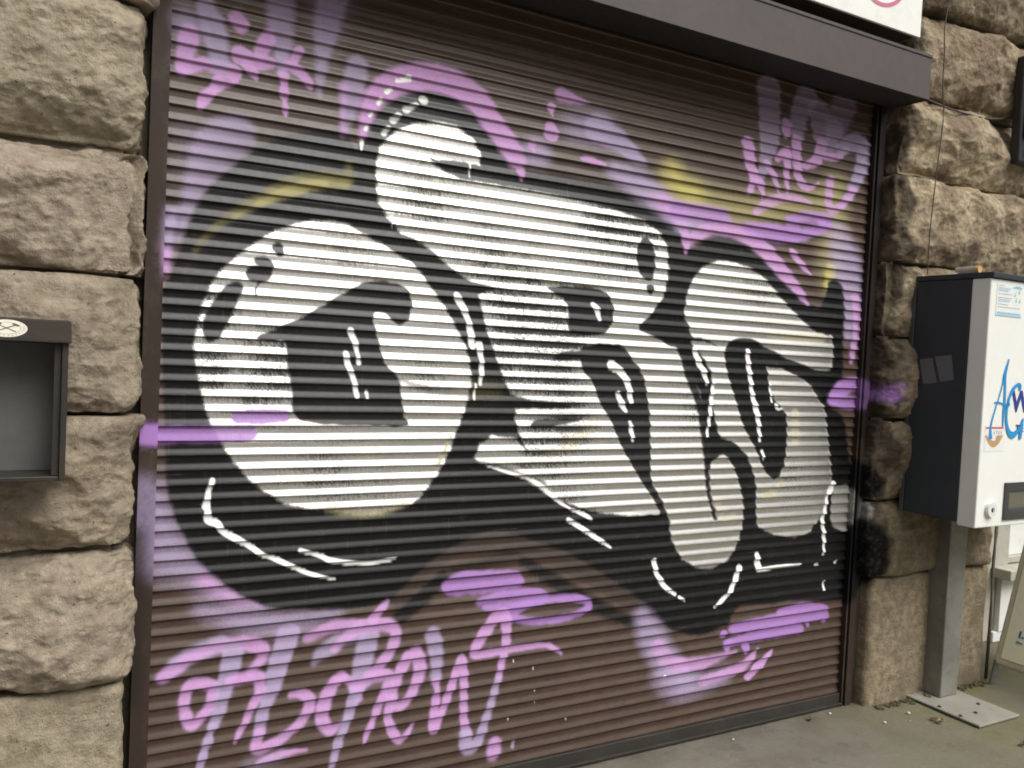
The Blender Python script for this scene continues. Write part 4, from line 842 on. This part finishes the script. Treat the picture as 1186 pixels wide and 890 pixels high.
ring = [(3.0180 + .165 * math.cos(t), 3.2489 + .165 * math.sin(t)) for t in np.linspace(0, 2 * PI, 64)]
ribbon(bm, ring, .0085, MS, .001)
under(sign, bm_obj('sign_lettering', bm, PINK))

# ------------------------------------------------------------------ open metal box on the left pier
BOXM = worn('dark_bronze_metal', (.040, .033, .028, 1), .45, .35, dirtamt=.3)
GREYB = worn('grey_back_panel', (.092, .093, .087, 1), .6, 0, var=.15, dirtamt=.3)
box = empty('notice_case', 'dark open-fronted metal case with a round cream sticker on the left pier', 'metal case', loc=(-.18, -.17, 1.15))
B0, B1, BZ0, BZ1, BYF, BYB = -.46, .052, 1.190, 1.525, -.320, -.155
bm = bmesh.new()
bx(bm, B1 - .014, B1, BYF, BYB, BZ0, BZ1, .002)
bx(bm, B0, B0 + .014, BYF, BYB, BZ0, BZ1, .002)
bx(bm, B0 + .0145, B1 - .0145, BYF + .004, BYB, BZ0, BZ0 + .012, .002)
bx(bm, B1 - .030, B1 - .0145, BYF + .012, BYF + .030, BZ0 + .013, BZ1 - .002, .001)
bx(bm, B0 + .0145, B0 + .030, BYF + .012, BYF + .030, BZ0 + .013, BZ1 - .002, .001)
under(box, bm_obj('case_body', bm, BOXM))
bm = bmesh.new(); bx(bm, B0 + .015, B1 - .015, BYB - .052, BYB - .046, BZ0 + .013, BZ1 - .003)
under(box, bm_obj('back_panel', bm, GREYB))
bm = bmesh.new()     # sloping hood
prof_ = [(BYF - .014, BZ1), (BYF - .014, BZ1 + .005), (-.250, BZ1 + .053), (BYB, BZ1 + .058), (BYB, BZ1)]
ends = []
for xx in (B0 - .006, B1 + .006):
    ends.append([bm.verts.new((xx, y, z)) for y, z in prof_])
bm.faces.new(ends[0]); bm.faces.new(ends[1][::-1])
for k in range(5): bm.faces.new((ends[0][k], ends[0][(k + 1) % 5], ends[1][(k + 1) % 5], ends[1][k]))
bmesh.ops.bevel(bm, geom=bm.edges[:], offset=.002, segments=2, affect='EDGES')
hood = under(box, bm_obj('hood', bm, BOXM))
# sticker lies on the sloping front of the hood
pA = Vector((0, BYF - .014, BZ1 + .005)); pB = Vector((0, -.250, BZ1 + .053))
vv = (pB - pA).normalized(); nn = Vector((1, 0, 0)).cross(vv)
MK = Matrix(((1, vv.x, nn.x, -.079), (0, vv.y, nn.y, (pA.y + pB.y) / 2), (0, vv.z, nn.z, (pA.z + pB.z) / 2), (0, 0, 0, 1)))
CREAM = flat('sticker_cream', (.56, .54, .45, 1), .6); INK = flat('sticker_ink', (.09, .08, .06, 1), .6)
bm = bmesh.new()
def disc(bm, M, r, h, mi, n=48, cx=0, cy=0, ry=None):
    f = bm.faces.new([bm.verts.new(M @ Vector((cx + r * math.cos(t), cy + (ry or r) * math.sin(t), h))) for t in np.linspace(0, 2 * PI, n, endpoint=False)]); f.material_index = mi
disc(bm, MK, .043, .0010, 0, ry=.042)
ell = lambda k: [(.043 * k * math.cos(t), .042 * k * math.sin(t)) for t in np.linspace(0, 2 * PI, 49)]
ribbon(bm, ell(.68), .0005, MK, .0014, 1)
for s in (-1, 1):
    ribbon(bm, [(-.020 * s, -.017), (.020 * s, .017)], .0018, MK, .0016 + .0002 * s, 1)
    ribbon(bm, [(.012 * s, .022), (.025 * s, .011)], .0034, MK, .0022, 1)
for t in np.linspace(0, 2 * PI, 26, endpoint=False):
    if (math.sin(t) < .35): ribbon(bm, [(.034 * math.cos(t), .034 * math.sin(t)), (.038 * math.cos(t + .03), .038 * math.sin(t + .03))], .0011, MK, .0016, 1)
st = bm_obj('round_sticker', bm, [CREAM, INK]); under(box, st)
st['label'] = 'round cream sticker with two crossed hammers'

# ------------------------------------------------------------------ wall cabinet on its post
CHAR = worn('cabinet_charcoal', (.027, .033, .041, 1), .5, .0, var=.10, dirtamt=.12, bump=.04)
EDGE = worn('cabinet_edge_grey', (.075, .08, .085, 1), .45, .2)
DOOR = worn('cabinet_white_lacquer', (.80, .81, .77, 1), .35, 0, var=.02, dirtamt=.06, bump=.01, dirt=(.4, .38, .32, 1))
GALV = worn('post_galvanised', (.235, .235, .21, 1), .5, .4, var=.2, dirtamt=.45, dirt=(.10, .09, .07, 1))
cab = empty('post_cabinet', 'white fronted charcoal cabinet with blue graffiti on a grey steel post', 'cabinet', loc=(3.83, -.2, 0))
CX0, CX1, CZ0, CZ1 = 3.475, 4.185, .905, 1.970
bm = bmesh.new()
bx(bm, CX0, CX1, -.385, -.125, CZ0 + .012, CZ1, .004)
under(cab, bm_obj('cabinet_body', bm, CHAR))
bm = bmesh.new()
bx(bm, CX0 - .005, CX0 + .02, -.124, -.105, CZ0 + .012, CZ1, .002)
under(cab, bm_obj('back_flange', bm, EDGE))
bm = bmesh.new()
bx(bm, CX0 - .003, CX1 + .003, -.482, -.12, CZ1 + .001, CZ1 + .024, .003)
under(cab, bm_obj('cabinet_lid', bm, CHAR))
bm = bmesh.new()
bx(bm, CX0 + .001, CX1 - .001, -.470, -.386, CZ0, CZ1 - .001, .006, 3)
door = under(cab, bm_obj('door', bm, DOOR))
YF = -.470
MC = Matrix.Translation((0, YF, 0)) @ Matrix.Rotation(PI / 2, 4, 'X')     # local (u, v, out) -> (x, z, -y)
def on_door(name, bm, mats): 
    o = bm_obj(name, bm, mats, None); o.parent = door; o.matrix_parent_inverse = (door.matrix_parent_inverse @ Matrix()).copy() if False else Matrix.Translation(-Vector(cab.location)) @ Matrix.Translation(cab.location); return o
LOCKW = worn('lock_white', (.72, .72, .69, 1), .35, 0, var=.03, dirtamt=.1); LOCKD = flat('lock_keyhole', (.02, .02, .02, 1), .5)
bm = bmesh.new()
lx, lz = (3.5695, 0.9835)
cyl(bm, (lx, YF, lz), (lx, YF - .016, lz), .034, .032, 32)
cyl(bm, (lx, YF - .0161, lz), (lx, YF - .0185, lz), .010, .009, 20, 1)
bx(bm, lx - .002, lx + .002, YF - .0195, YF - .0187, lz - .006, lz + .006)
on_door('lock', bm, [LOCKW, LOCKD])
DISP = worn('display_bezel', (.045, .045, .048, 1), .4, 0, dirtamt=.2); LCD = flat('display_glass', (.13, .125, .095, 1), .25)
dx0, dx1, dz0, dz1 = (3.6666, 3.9366, 0.9320, 1.0955)
bm = bmesh.new()
W_ = .038
bx(bm, dx0, dx1, YF - .008, YF, dz0, dz0 + W_, .001); bx(bm, dx0, dx1, YF - .008, YF, dz1 - W_, dz1, .001)
bx(bm, dx0, dx0 + W_ * .8, YF - .0078, YF, dz0 + W_ + .0002, dz1 - W_ - .0002); bx(bm, dx1 - W_ * .8, dx1, YF - .0078, YF, dz0 + W_ + .0002, dz1 - W_ - .0002)
dsp = on_door('display', bm, DISP)
dsp.parent = cab; dsp.matrix_parent_inverse = Matrix.Translation(-Vector(cab.location))
bm = bmesh.new(); rect(bm, MC, dx0 + W_ * .8, dx1 - W_ * .8, dz0 + W_, dz1 - W_, .0015)
rect(bm, MC, dx0 + W_ * .8 + .002, dx1 - W_ * .8 - .002, dz0 + W_ + .002, dz0 + W_ + .014, .0030, 1)
scn = bm_obj('screen', bm, [LCD, EDGE]); scn.parent = dsp
PAPER = flat('label_paper', (.74, .76, .74, 1), .6); PBLUE = flat('label_blue_print', (.28, .50, .66, 1), .6); PGRN = flat('label_green_print', (.30, .52, .38, 1), .6); PGREY = flat('label_grey_print', (.40, .42, .44, 1), .6)
bm = bmesh.new()
s0, s1, t0, t1 = (3.5191, 3.7026, 1.8139, 1.9518)
rect(bm, MC, s0, s1, t0, t1, .0012)
sw, shh = s1 - s0, t1 - t0
def R_(u0, u1, v0, v1, mi): rect(bm, MC, s0 + u0 * sw, s0 + u1 * sw, t0 + v0 * shh, t0 + v1 * shh, .0018, mi)
R_(0, 1, 0, .035, 1); R_(.04, .96, .06, .12, 1)
for k, (v, e, c) in enumerate([(.93, .28, 3), (.86, .55, 1), (.81, .5, 1), (.77, .42, 1), (.68, .6, 3), (.56, .6, 3), (.50, .55, 1), (.45, .5, 1), (.36, .45, 3), (.27, .5, 3)]):
    R_(.05, e, v - .012, v + .008, c)
R_(.62, .98, .88, .93, 1); R_(.70, .90, .93, .965, 1)
for (u, v) in ((.86, .76), (.70, .66), (.76, .50), (.90, .48)):
    disc(bm, MC, .035 * sw, .0018, 2, 14, s0 + u * sw, t0 + v * shh, .05 * shh); disc(bm, MC, .028 * sw, .0018, 2, 10, s0 + (u + .02) * sw, t0 + (v + .075) * shh, .018 * shh)
for k in range(6): R_(.52 + k * .07, .56 + k * .07, .25, .29, 3)
on_door('label_sheet', bm, [PAPER, PBLUE, PGRN, PGREY])
NAVY = flat('navy_print', (.025, .045, .24, 1), .45)
def text(body, size, M, mat, name, parent, bold=0.):
    cu = bpy.data.curves.new(name, 'FONT'); cu.body = body; cu.size = size; cu.offset = bold; cu.extrude = .0003
    tmp = bpy.data.objects.new('tmp', cu); col.objects.link(tmp)
    dg = bpy.context.evaluated_depsgraph_get()
    me = bpy.data.meshes.new_from_object(tmp.evaluated_get(dg)); bpy.data.objects.remove(tmp); bpy.data.curves.remove(cu)
    me.name = name; me.transform(M); me.materials.clear(); me.materials.append(mat)
    o = link(bpy.data.objects.new(name, me)); o.parent = parent; return o
def door_text(body, size, u, v, name, bold):
    o = text(body, size, MC @ Matrix.Translation((u, v, .0016)), NAVY, name, door, bold); return o
wu, wv, wsz = (3.6786, 1.4084, 0.1272)
door_text('W', wsz, wu, wv, 'printed_letter', .004)
tu, tv, tsz = (3.7210, 1.3185, 0.0426)
door_text('TIE', tsz, tu, tv, 'printed_word', .0015)
BLUE = flat('blue_marker_paint', (.02, .28, .62, 1), .35)
bm = bmesh.new()
for k, st_ in enumerate([[[3.6348, 1.633, 0.002], [3.6089, 1.5654, 0.005], [3.6015, 1.5201, 0.004], [3.5823, 1.4672, 0.0035], [3.5628, 1.4182, 0.004], [3.5439, 1.3656, 0.005], [3.5369, 1.3282, 0.007], [3.5415, 1.2871, 0.013]], [[3.6368, 1.633, 0.003], [3.6184, 1.5657, 0.007], [3.6221, 1.5056, 0.007], [3.6245, 1.4302, 0.008], [3.6221, 1.3848, 0.006], [3.6235, 1.3395, 0.004]], [[3.5506, 1.4435, 0.003], [3.585, 1.444, 0.004], [3.6238, 1.4358, 0.004], [3.6563, 1.4306, 0.009]], [[3.729, 1.5003, 0.008], [3.73, 1.5195, 0.009], [3.7101, 1.5228, 0.008], [3.68, 1.5031, 0.008], [3.6532, 1.4571, 0.007], [3.6438, 1.4001, 0.007], [3.6491, 1.3547, 0.008], [3.6695, 1.3167, 0.012], [3.6969, 1.3032, 0.015], [3.7217, 1.3127, 0.012], [3.7456, 1.3319, 0.007], [3.7617, 1.3627, 0.004], [3.7697, 1.3781, 0.002]], [[3.7697, 1.3781, 0.004], [3.7587, 1.3319, 0.011], [3.7563, 1.2857, 0.009]], [[3.6435, 1.4304, 0.006], [3.6518, 1.4419, 0.007], [3.6576, 1.4306, 0.005]]]):
    ribbon(bm, smooth_pts(st_, 6) if len(st_) > 2 else st_, .005, MC, .0026 + .0004 * k)
on_door('graffiti_tag', bm, BLUE)
bm = bmesh.new()
RED = flat('sticker_red', (.55, .10, .12, 1), .5); OCH = flat('sticker_ochre', (.48, .30, .13, 1), .6)
k0, k1, q0, q1 = (3.5027, 3.6439, 1.2332, 1.3469)
kw, kh = k1 - k0, q1 - q0
rect(bm, MC, k0, k1, q0, q1, .0010, 0)
rect(bm, MC, k0 + .02 * kw, k0 + .92 * kw, q0 + .86 * kh, q0 + .93 * kh, .0016, 1)
ribbon(bm, [(k0 + kw * (.03 + .84 * t), q0 + kh * (.62 - .34 * math.sin(PI * t)), kw * (.03 + .07 * math.sin(PI * t))) for t in np.linspace(0, 1, 12)], .01, MC, .0016, 2)
for (u, v) in ((.42, .70), (.55, .74), (.66, .71), (.78, .70)):
    rect(bm, MC, k0 + kw * u, k0 + kw * (u + .05), q0 + kh * (v - .06), q0 + kh * (v + .07), .0018, 3)
disc(bm, MC, kw * .14, .0020, 2, 16, k0 + kw * .68, q0 + kh * .5, kh * .12)
on_door('worn_sticker', bm, [PAPER, RED, OCH, PGREY])
# clear tape on the charcoal side
TAPE = NT('clear_tape'); TAPE.set(Base_Color=(.13, .135, .14, 1), Roughness=.14); TAPE.bump(TAPE.noise(55, 5, .7), .6, .006); TAPE = TAPE.m
MSd = Matrix(((0, 0, -1, CX0), (-1, 0, 0, 0), (0, 1, 0, 0), (0, 0, 0, 1)))   # u -> -y, v -> z, out -> -x
for quad in [[[-0.1616, 1.6163], [-0.2244, 1.6246], [-0.2548, 1.5153], [-0.187, 1.5051]], [[-0.2352, 1.6314], [-0.315, 1.6398], [-0.3335, 1.5321], [-0.2684, 1.5199]]]:
    bm = bmesh.new(); bm.faces.new([bm.verts.new(MSd @ Vector((-y, z, .0010))) for y, z in quad])
    under(cab, bm_obj('tape_strip', bm, TAPE))
# post and base plate
bm = bmesh.new(); bx(bm, 3.775, 3.905, -.172, -.062, .012, CZ0 + .03, .006, 3)
under(cab, bm_obj('post', bm, GALV))
PLATE = worn('base_plate_steel', (.27, .26, .22, 1), .65, .1, var=.12, dirtamt=.35, dirt=(.14, .12, .08, 1))
bm = bmesh.new(); bx(bm, 3.655, 3.958, -.442, -.045, .001, .0115, .002, 1)
plate = under(cab, bm_obj('base_plate', bm, PLATE))
BOLT = worn('bolt_rust', (.07, .055, .04, 1), .6, .4)
for (px_, py_) in [[3.6756, -0.2353], [3.8856, -0.2901], [3.7731, -0.3478], [3.6705, -0.3421]]:
    bm = bmesh.new(); cyl(bm, (px_, py_, .0116), (px_, py_, .0175), .009, .008, 6)
    o = bm_obj('bolt', bm, BOLT); o.parent = plate

# small tube lying on the lid
tb = empty('corked_tube', 'small clear tube with a tan round end lying on top of the cabinet', 'tube', loc=(3.55, -.2, CZ1 + .024))
GL = NT('clear_plastic'); GL.set(Base_Color=(.62, .58, .50, 1), Roughness=.2); GL.b.inputs['Transmission Weight'].default_value = .55; GL = GL.m
CORK = worn('tan_cap', (.60, .36, .13, 1), .7, 0, var=.1, dirtamt=.1)
(ta, tb_), tr = (((3.492, -0.3006, 2.0105), (3.497, -0.4030, 2.0105)), 0.0160)
bm = bmesh.new(); d_ = (Vector(tb_) - Vector(ta)); cyl(bm, ta, Vector(ta) + d_ * .86, tr * .88, tr * .88, 24)
under(tb, bm_obj('tube_body', bm, GL, smooth=False))
bm = bmesh.new(); cyl(bm, Vector(ta) + d_ * .862, tb_, tr, tr * .97, 24)
under(tb, bm_obj('round_cap', bm, CORK))

# ------------------------------------------------------------------ A-board
ABO = worn('aboard_cream_plastic', (.78, .75, .56, 1), .4, 0, var=.04, dirtamt=.15, bump=.02, dirt=(.3, .27, .18, 1))
ABF = worn('aboard_frame_cream', (.62, .59, .44, 1), .45, 0, var=.06, dirtamt=.25, dirt=(.2, .17, .11, 1))
ABL = worn('aboard_steel_leg', (.20, .19, .17, 1), .4, .6, dirtamt=.3)
ab = empty('a_board', 'cream plastic pavement sign with small blue print beside the pier', 'pavement sign', loc=(4.5, -.5, 0))
a0 = Vector((4.262, -.12, .10)); lean = math.atan2(.200, .62)
ev = Vector((math.sin(lean), 0, math.cos(lean))); eu = Vector((.0, -1, 0)); en = eu.cross(ev)   # out = -x side
if en.x > 0: en = -en
MA = Matrix(((eu.x, ev.x, en.x, a0.x), (eu.y, ev.y, en.y, a0.y), (eu.z, ev.z, en.z, a0.z), (0, 0, 0, 1)))
PW, PH = .62, 1.02
bm = bmesh.new(); bx(bm, .0, PW, 0, PH, -.034, 0, .020, 4, M=MA)
under(ab, bm_obj('sign_frame', bm, ABF, smooth=False))
bm = bmesh.new()
bx(bm, .036, PW - .036, .036, PH - .036, .001, .006, .0025, 2, M=MA)
pan = under(ab, bm_obj('sign_panel', bm, ABO))
for u in (.012, PW - .03):
    bm = bmesh.new(); pA = MA @ Vector((u, .02, -.012)); dirn = -ev; k = pA.z / ev.z
    cyl(bm, pA, pA - ev * (k - .004), .011, .011, 12); under(ab, bm_obj('leg', bm, ABL))
top = MA @ Vector((0, PH, -.03))
for yy in (-.135, -.12 - PW + .02):
    bm = bmesh.new(); tube(bm, [(top.x, yy, top.z - .02), (top.x + .33, yy, .003)], .011, 12); under(ab, bm_obj('rear_leg', bm, ABL))
bm = bmesh.new(); bx(bm, 0, PW, -PH + .34, -.02, -.02, 0, .006, 2, M=Matrix.Translation((top.x + .012, -.12, top.z)) @ Matrix.Rotation(-lean * .92, 4, 'Y') @ Matrix.Rotation(-PI / 2, 4, 'Z') @ Matrix.Rotation(PI / 2, 4, 'X'))
under(ab, bm_obj('rear_panel', bm, ABF))
ABT = flat('aboard_blue_print', (.03, .16, .33, 1), .5)
for body, sz, u, v, nm, bo in [["1.", 0.0421, 0.0919, 0.163, "printed_number", 0.003], ["Haa", 0.0192, 0.0928, 0.1297, "printed_word", 0.001]]:
    o = text(body, sz, MA @ Matrix.Translation((u, v, .0075)), ABT, nm, pan, bo)
    o.matrix_parent_inverse = Matrix.Translation(-Vector((0, 0, 0)))

# ------------------------------------------------------------------ small fixtures and a shade line on the right pier
CORNER_SHADE = worn('corner_shade_brown', (.16, .14, .11, 1), .6, .1, dirtamt=.5)
bm = bmesh.new(); tube(bm, [(4.292, -.075, .0), (4.292, -.078, .3), (4.288, -.076, .62), (4.292, -.078, .75), (4.290, -.076, 1.6), (4.292, -.078, 2.5)], .0085, 12)  # added dark tube, stands in for the shadow at the pier corner
tag(bm_obj('corner_shade_tube', bm, CORNER_SHADE), 'thin dark tube added as the shade line down the outer corner of the right pier', 'shade line')
WIRE = flat('wire_dark', (.06, .05, .042, 1), .6)
bm = bmesh.new()
tube(bm, smooth_pts([[3.5128, -0.185, 3.3403], [3.4795, -0.185, 3.188], [3.466, -0.185, 3.0825], [3.4758, -0.185, 2.9897], [3.4794, -0.185, 2.8381], [3.4972, -0.185, 2.7267], [3.4909, -0.185, 2.6106], [3.4785, -0.185, 2.4935], [3.4702, -0.185, 2.3963], [3.4577, -0.185, 2.2217], [3.4553, -0.185, 2.0673], [3.4563, -0.185, 1.9979]], 8), .0026, 6)
tag(bm_obj('hanging_wire', bm, WIRE), 'thin dark wire hanging down the right pier to the cabinet', 'wire')
bm = bmesh.new()
tube(bm, smooth_pts([[3.4103, -0.135, 2.7914], [3.4845, -0.135, 2.7821], [3.6106, -0.135, 2.774], [3.8061, -0.135, 2.7732], [3.9405, -0.135, 2.7846], [4.119, -0.135, 2.8243]], 8), .0042, 6)
tag(bm_obj('joint_cable', bm, WIRE), 'grey cable tucked along the stone joint beside the housing', 'cable')
IRON = worn('bracket_iron', (.022, .023, .026, 1), .5, .3, dirtamt=.25)
br = empty('iron_bracket', 'black iron bracket with a bolt at the right edge of the right pier', 'bracket', loc=(4.12, -.19, 2.8))
x0b, x1b, z0b, z1b = (4.0373, 4.1973, 2.5800, 3.0877)
bm = bmesh.new(); bx(bm, x0b, x1b, -.215, -.165, z0b, z1b, .012, 3); bx(bm, x0b + .02, x1b - .02, -.235, -.2155, z0b + .12, z1b - .03, .006, 2)
under(br, bm_obj('plate', bm, IRON))
bm = bmesh.new(); bx0 = (x0b + x1b) / 2 - .02
cyl(bm, (bx0, -.2155, z0b + .055), (bx0, -.228, z0b + .055), .017, .015, 6); cyl(bm, (bx0, -.2282, z0b + .055), (bx0, -.236, z0b + .055), .009, .008, 14)
under(br, bm_obj('bolt', bm, worn('bolt_black', (.012, .012, .013, 1), .4, .4)))

# ------------------------------------------------------------------ shop front in the recess beyond the pier
SFR = worn('shopfront_beige_frame', (.40, .385, .33, 1), .5, 0, var=.05, dirtamt=.25)
SFP = worn('shopfront_white_panel', (.72, .72, .70, 1), .4, 0, var=.03, dirtamt=.12)
sf = empty('recessed_facade', 'white panelled shop front with beige frame in the recess beyond the pier', 'shop front', loc=(5.6, .3, 0))
bm = bmesh.new()
bx(bm, 4.40, 5.052, .29, .40, 0, 3.3, .004); 
bx(bm, 5.052, 7.2, .30, .40, .447, .485, .003); bx(bm, 6.3, 6.38, .295, .40, .49, 3.3, .003); bx(bm, 7.12, 7.2, .295, .40, .49, 3.3, .003)
bx(bm, 5.052, 7.2, .295, .40, 3.22, 3.3, .003)
under(sf, bm_obj('frame', bm, SFR))
bm = bmesh.new(); bx(bm, 4.88, 7.2, .17, .2895, .385, .445, .006)
under(sf, bm_obj('sill', bm, SFR))
for (xa, xb) in ((5.053, 6.299), (6.381, 7.119)):
    bm = bmesh.new(); bx(bm, xa, xb, .325, .37, .486, 3.219, .003); under(sf, bm_obj('panel', bm, SFP))
bm = bmesh.new(); bx(bm, 4.94, 7.2, .255, .2895, .06, .384, .004)
bx(bm, 4.90, 7.2, .262, .2895, .0, .0595, .002)
under(sf, bm_obj('lower_panel', bm, SFP))
SIDE = worn('recess_side_stone', (.17, .145, .11, 1), .9, 0, dirtamt=.5, bump=.5, scale=9)

# ------------------------------------------------------------------ litter on the pavement
LEAF = [worn('dry_leaf_brown', (.10, .055, .028, 1), .7, 0), worn('dry_leaf_tan', (.22, .14, .075, 1), .7, 0)]
def leaf(x, y, s, rz, curl, mat, label):
    bm = bmesh.new(); rows = []
    for k in range(9):
        t = k / 8; wd = s * .32 * math.sin(PI * t ** .8) ** .8 if 0 < t < 1 else .0006
        row = []
        for j in range(-2, 3):
            v = j / 2
            row.append(bm.verts.new((s * (t - .5), v * wd, .004 + curl * s * (abs(v) ** 1.5) * .5 + curl * s * (t - .45) ** 2 * 1.4 + .0015 * math.sin(9 * t + 3 * v))))
        rows.append(row)
    for a_, b_ in zip(rows, rows[1:]):
        for j in range(4): bm.faces.new((a_[j], a_[j + 1], b_[j + 1], b_[j]))
    o = bm_obj('dry_leaf', bm, mat, smooth=True); o.location = (x, y, .0); o.rotation_euler = (0, 0, rz)
    md = o.modifiers.new('thick', 'SOLIDIFY'); md.thickness = .0008
    return tag(o, label, 'leaf', 'dry leaves on the pavement')
for a_ in [[3.539, -0.3362, 0.04, 0.6, 0.5, 1, "small curled pale leaf just left of the base plate"], [3.5395, -0.304, 0.035, -0.5, 0.3, 0, "tiny dark leaf fragment beside the curled pale leaf"], [3.7204, -0.0723, 0.055, 0.3, 0.25, 1, "long tan leaf lying at the foot of the steel post"], [3.7411, -0.1273, 0.045, 1.4, 0.5, 0, "dark brown leaf against the foot of the steel post"], [4.1027, -0.0609, 0.045, 0.2, 0.4, 0, "brown leaf under the post on the pier side"], [2.9968, -0.0796, 0.03, 0.9, 0.3, 0, "dark leaf crumb on the pavement before the shutter corner"], [4.5262, 0.1224, 0.04, 1.2, 0.6, 0, "brown leaf at the foot of the thin corner tube"], [3.6651, -0.6254, 0.035, 0.5, 0.4, 0, "dark leaf at the right edge of the pavement"]]:
    leaf(a_[0], a_[1], a_[2], a_[3], a_[4], LEAF[a_[5]], a_[6])
CHEW = worn('pale_scrap', (.55, .54, .49, 1), .6, 0, var=.06, dirtamt=.15)
def scrap(x, y, s, label, seed):
    bm = bmesh.new(); bmesh.ops.create_icosphere(bm, subdivisions=3, radius=1)
    V = np.array([v.co for v in bm.verts]); nz_ = 1 + .35 * pn(V * 1.3 + seed * 3.1)
    for v, k in zip(bm.verts, nz_): v.co = Vector((v.co.x * s * k, v.co.y * s * .8 * k, max(v.co.z, -.5) * s * .5 * k + s * .25))
    o = bm_obj('paper_scrap', bm, CHEW, smooth=True); o.location = (x, y, 0)
    return tag(o, label, 'scrap', 'pale scraps on the pavement')
for k, a_ in enumerate([[3.4942, -0.2072, 0.009, "brightest white scrap on the pavement near the base plate"], [3.299, -0.2309, 0.0075, "grey white scrap left of the brightest one"], [3.1406, -0.0652, 0.008, "white scrap just below the shutter right corner"], [2.5368, -0.0866, 0.006, "tiny pale crumb at the bottom edge before the shutter"], [3.4237, -0.267, 0.004, "tiniest pale crumb below the brightest scrap"]]): scrap(a_[0], a_[1], a_[2], a_[3], k)
MOSS = worn('moss', (.085, .085, .025, 1), .95, 0, var=.3, dirtamt=.4, bump=.6, scale=30)
SOIL = worn('soil_crumbs', (.07, .055, .035, 1), .95, 0, var=.3, dirtamt=.4, bump=.6, scale=30)
bm = bmesh.new()
R2 = np.random.default_rng(11)
for k in range(260):     # crumbs of dirt and moss gathered along the foot of the pier
    x = R2.uniform(3.40, 4.25); y = -.092 - abs(R2.normal(0, .022)) - (.0 if x > 3.5 else .0)
    s = R2.uniform(.002, .008)
    r = bmesh.ops.create_icosphere(bm, subdivisions=1, radius=s, matrix=Matrix.Translation((x, y, s * .25)) @ Matrix.Rotation(R2.uniform(0, 6), 4, 'Z') @ Matrix.Diagonal((1.5, 1, .6, 1)))
    mi_ = int(R2.random() < .45)
    for f in {f for v in r['verts'] for f in v.link_faces}: f.material_index = mi_
tag(bm_obj('dirt_crumbs', bm, [SOIL, MOSS]), 'crumbs of soil and moss gathered along the foot of the right pier', 'dirt', kind='stuff')

# ------------------------------------------------------------------ camera, sky, sun
cam = bpy.data.cameras.new('camera'); co = link(bpy.data.objects.new('camera', cam))
cam.sensor_width = 36; cam.lens = 36 * 980.0 / 1186; cam.clip_start = .05; cam.clip_end = 3000
co.matrix_world = Matrix([[0.874424, -0.025062, -0.484514, 0.0], [-0.482787, 0.053749, -0.874087, -2.630127], [0.047949, 0.99824, 0.034899, 1.55], [0.0, 0.0, 0.0, 1.0]])
scene.camera = co
w = bpy.data.worlds.new('World'); scene.world = w; w.use_nodes = True
nt = w.node_tree; bg = nt.nodes['Background']
sky = nt.nodes.new('ShaderNodeTexSky'); sky.sky_type = 'NISHITA'; sky.sun_disc = False
EL, AZ = math.radians(49), math.radians(24)     # AZ: from -y (the street side) towards +x
sky.sun_elevation = EL; sky.sun_rotation = PI - AZ if False else PI - AZ
sky.air_density = 1.; sky.dust_density = 4.; sky.ozone_density = 1.
hs = nt.nodes.new('ShaderNodeHueSaturation'); hs.inputs['Saturation'].default_value = .07
nt.links.new(sky.outputs[0], hs.inputs['Color'])
# overcast: the cloud deck is brightest overhead and dim towards the horizon
tc = nt.nodes.new('ShaderNodeTexCoord'); sp_ = nt.nodes.new('ShaderNodeSeparateXYZ'); nt.links.new(tc.outputs['Generated'], sp_.inputs[0])
cr_ = nt.nodes.new('ShaderNodeMapRange'); cr_.inputs[1].default_value = .05; cr_.inputs[2].default_value = .9; cr_.inputs[3].default_value = .22; cr_.inputs[4].default_value = 2.2
cr_.interpolation_type = 'SMOOTHSTEP'
nt.links.new(sp_.outputs[2], cr_.inputs[0])
mu_ = nt.nodes.new('ShaderNodeVectorMath'); mu_.operation = 'SCALE'; nt.links.new(hs.outputs[0], mu_.inputs[0]); nt.links.new(cr_.outputs[0], mu_.inputs[3])
nt.links.new(mu_.outputs[0], bg.inputs[0]); bg.inputs[1].default_value = 0.07
sd = bpy.data.lights.new('sun', 'SUN'); so = link(bpy.data.objects.new('sun', sd))
sd.energy = 1.5; sd.angle = math.radians(38); sd.color = (1, .96, .90)
dirv = Vector((math.sin(AZ) * math.cos(EL), -math.cos(AZ) * math.cos(EL), math.sin(EL)))
so.rotation_euler = dirv.to_track_quat('Z', 'Y').to_euler(); so.location = (1, -6, 8)
vs = scene.view_settings; scene.display_settings.display_device = 'sRGB'
vs.view_transform = 'Standard'; vs.look = 'None'; vs.gamma = 1; vs.use_curve_mapping = False; vs.exposure = 0.56
scene.cycles.max_bounces = 6; scene.cycles.filter_width = 1.8
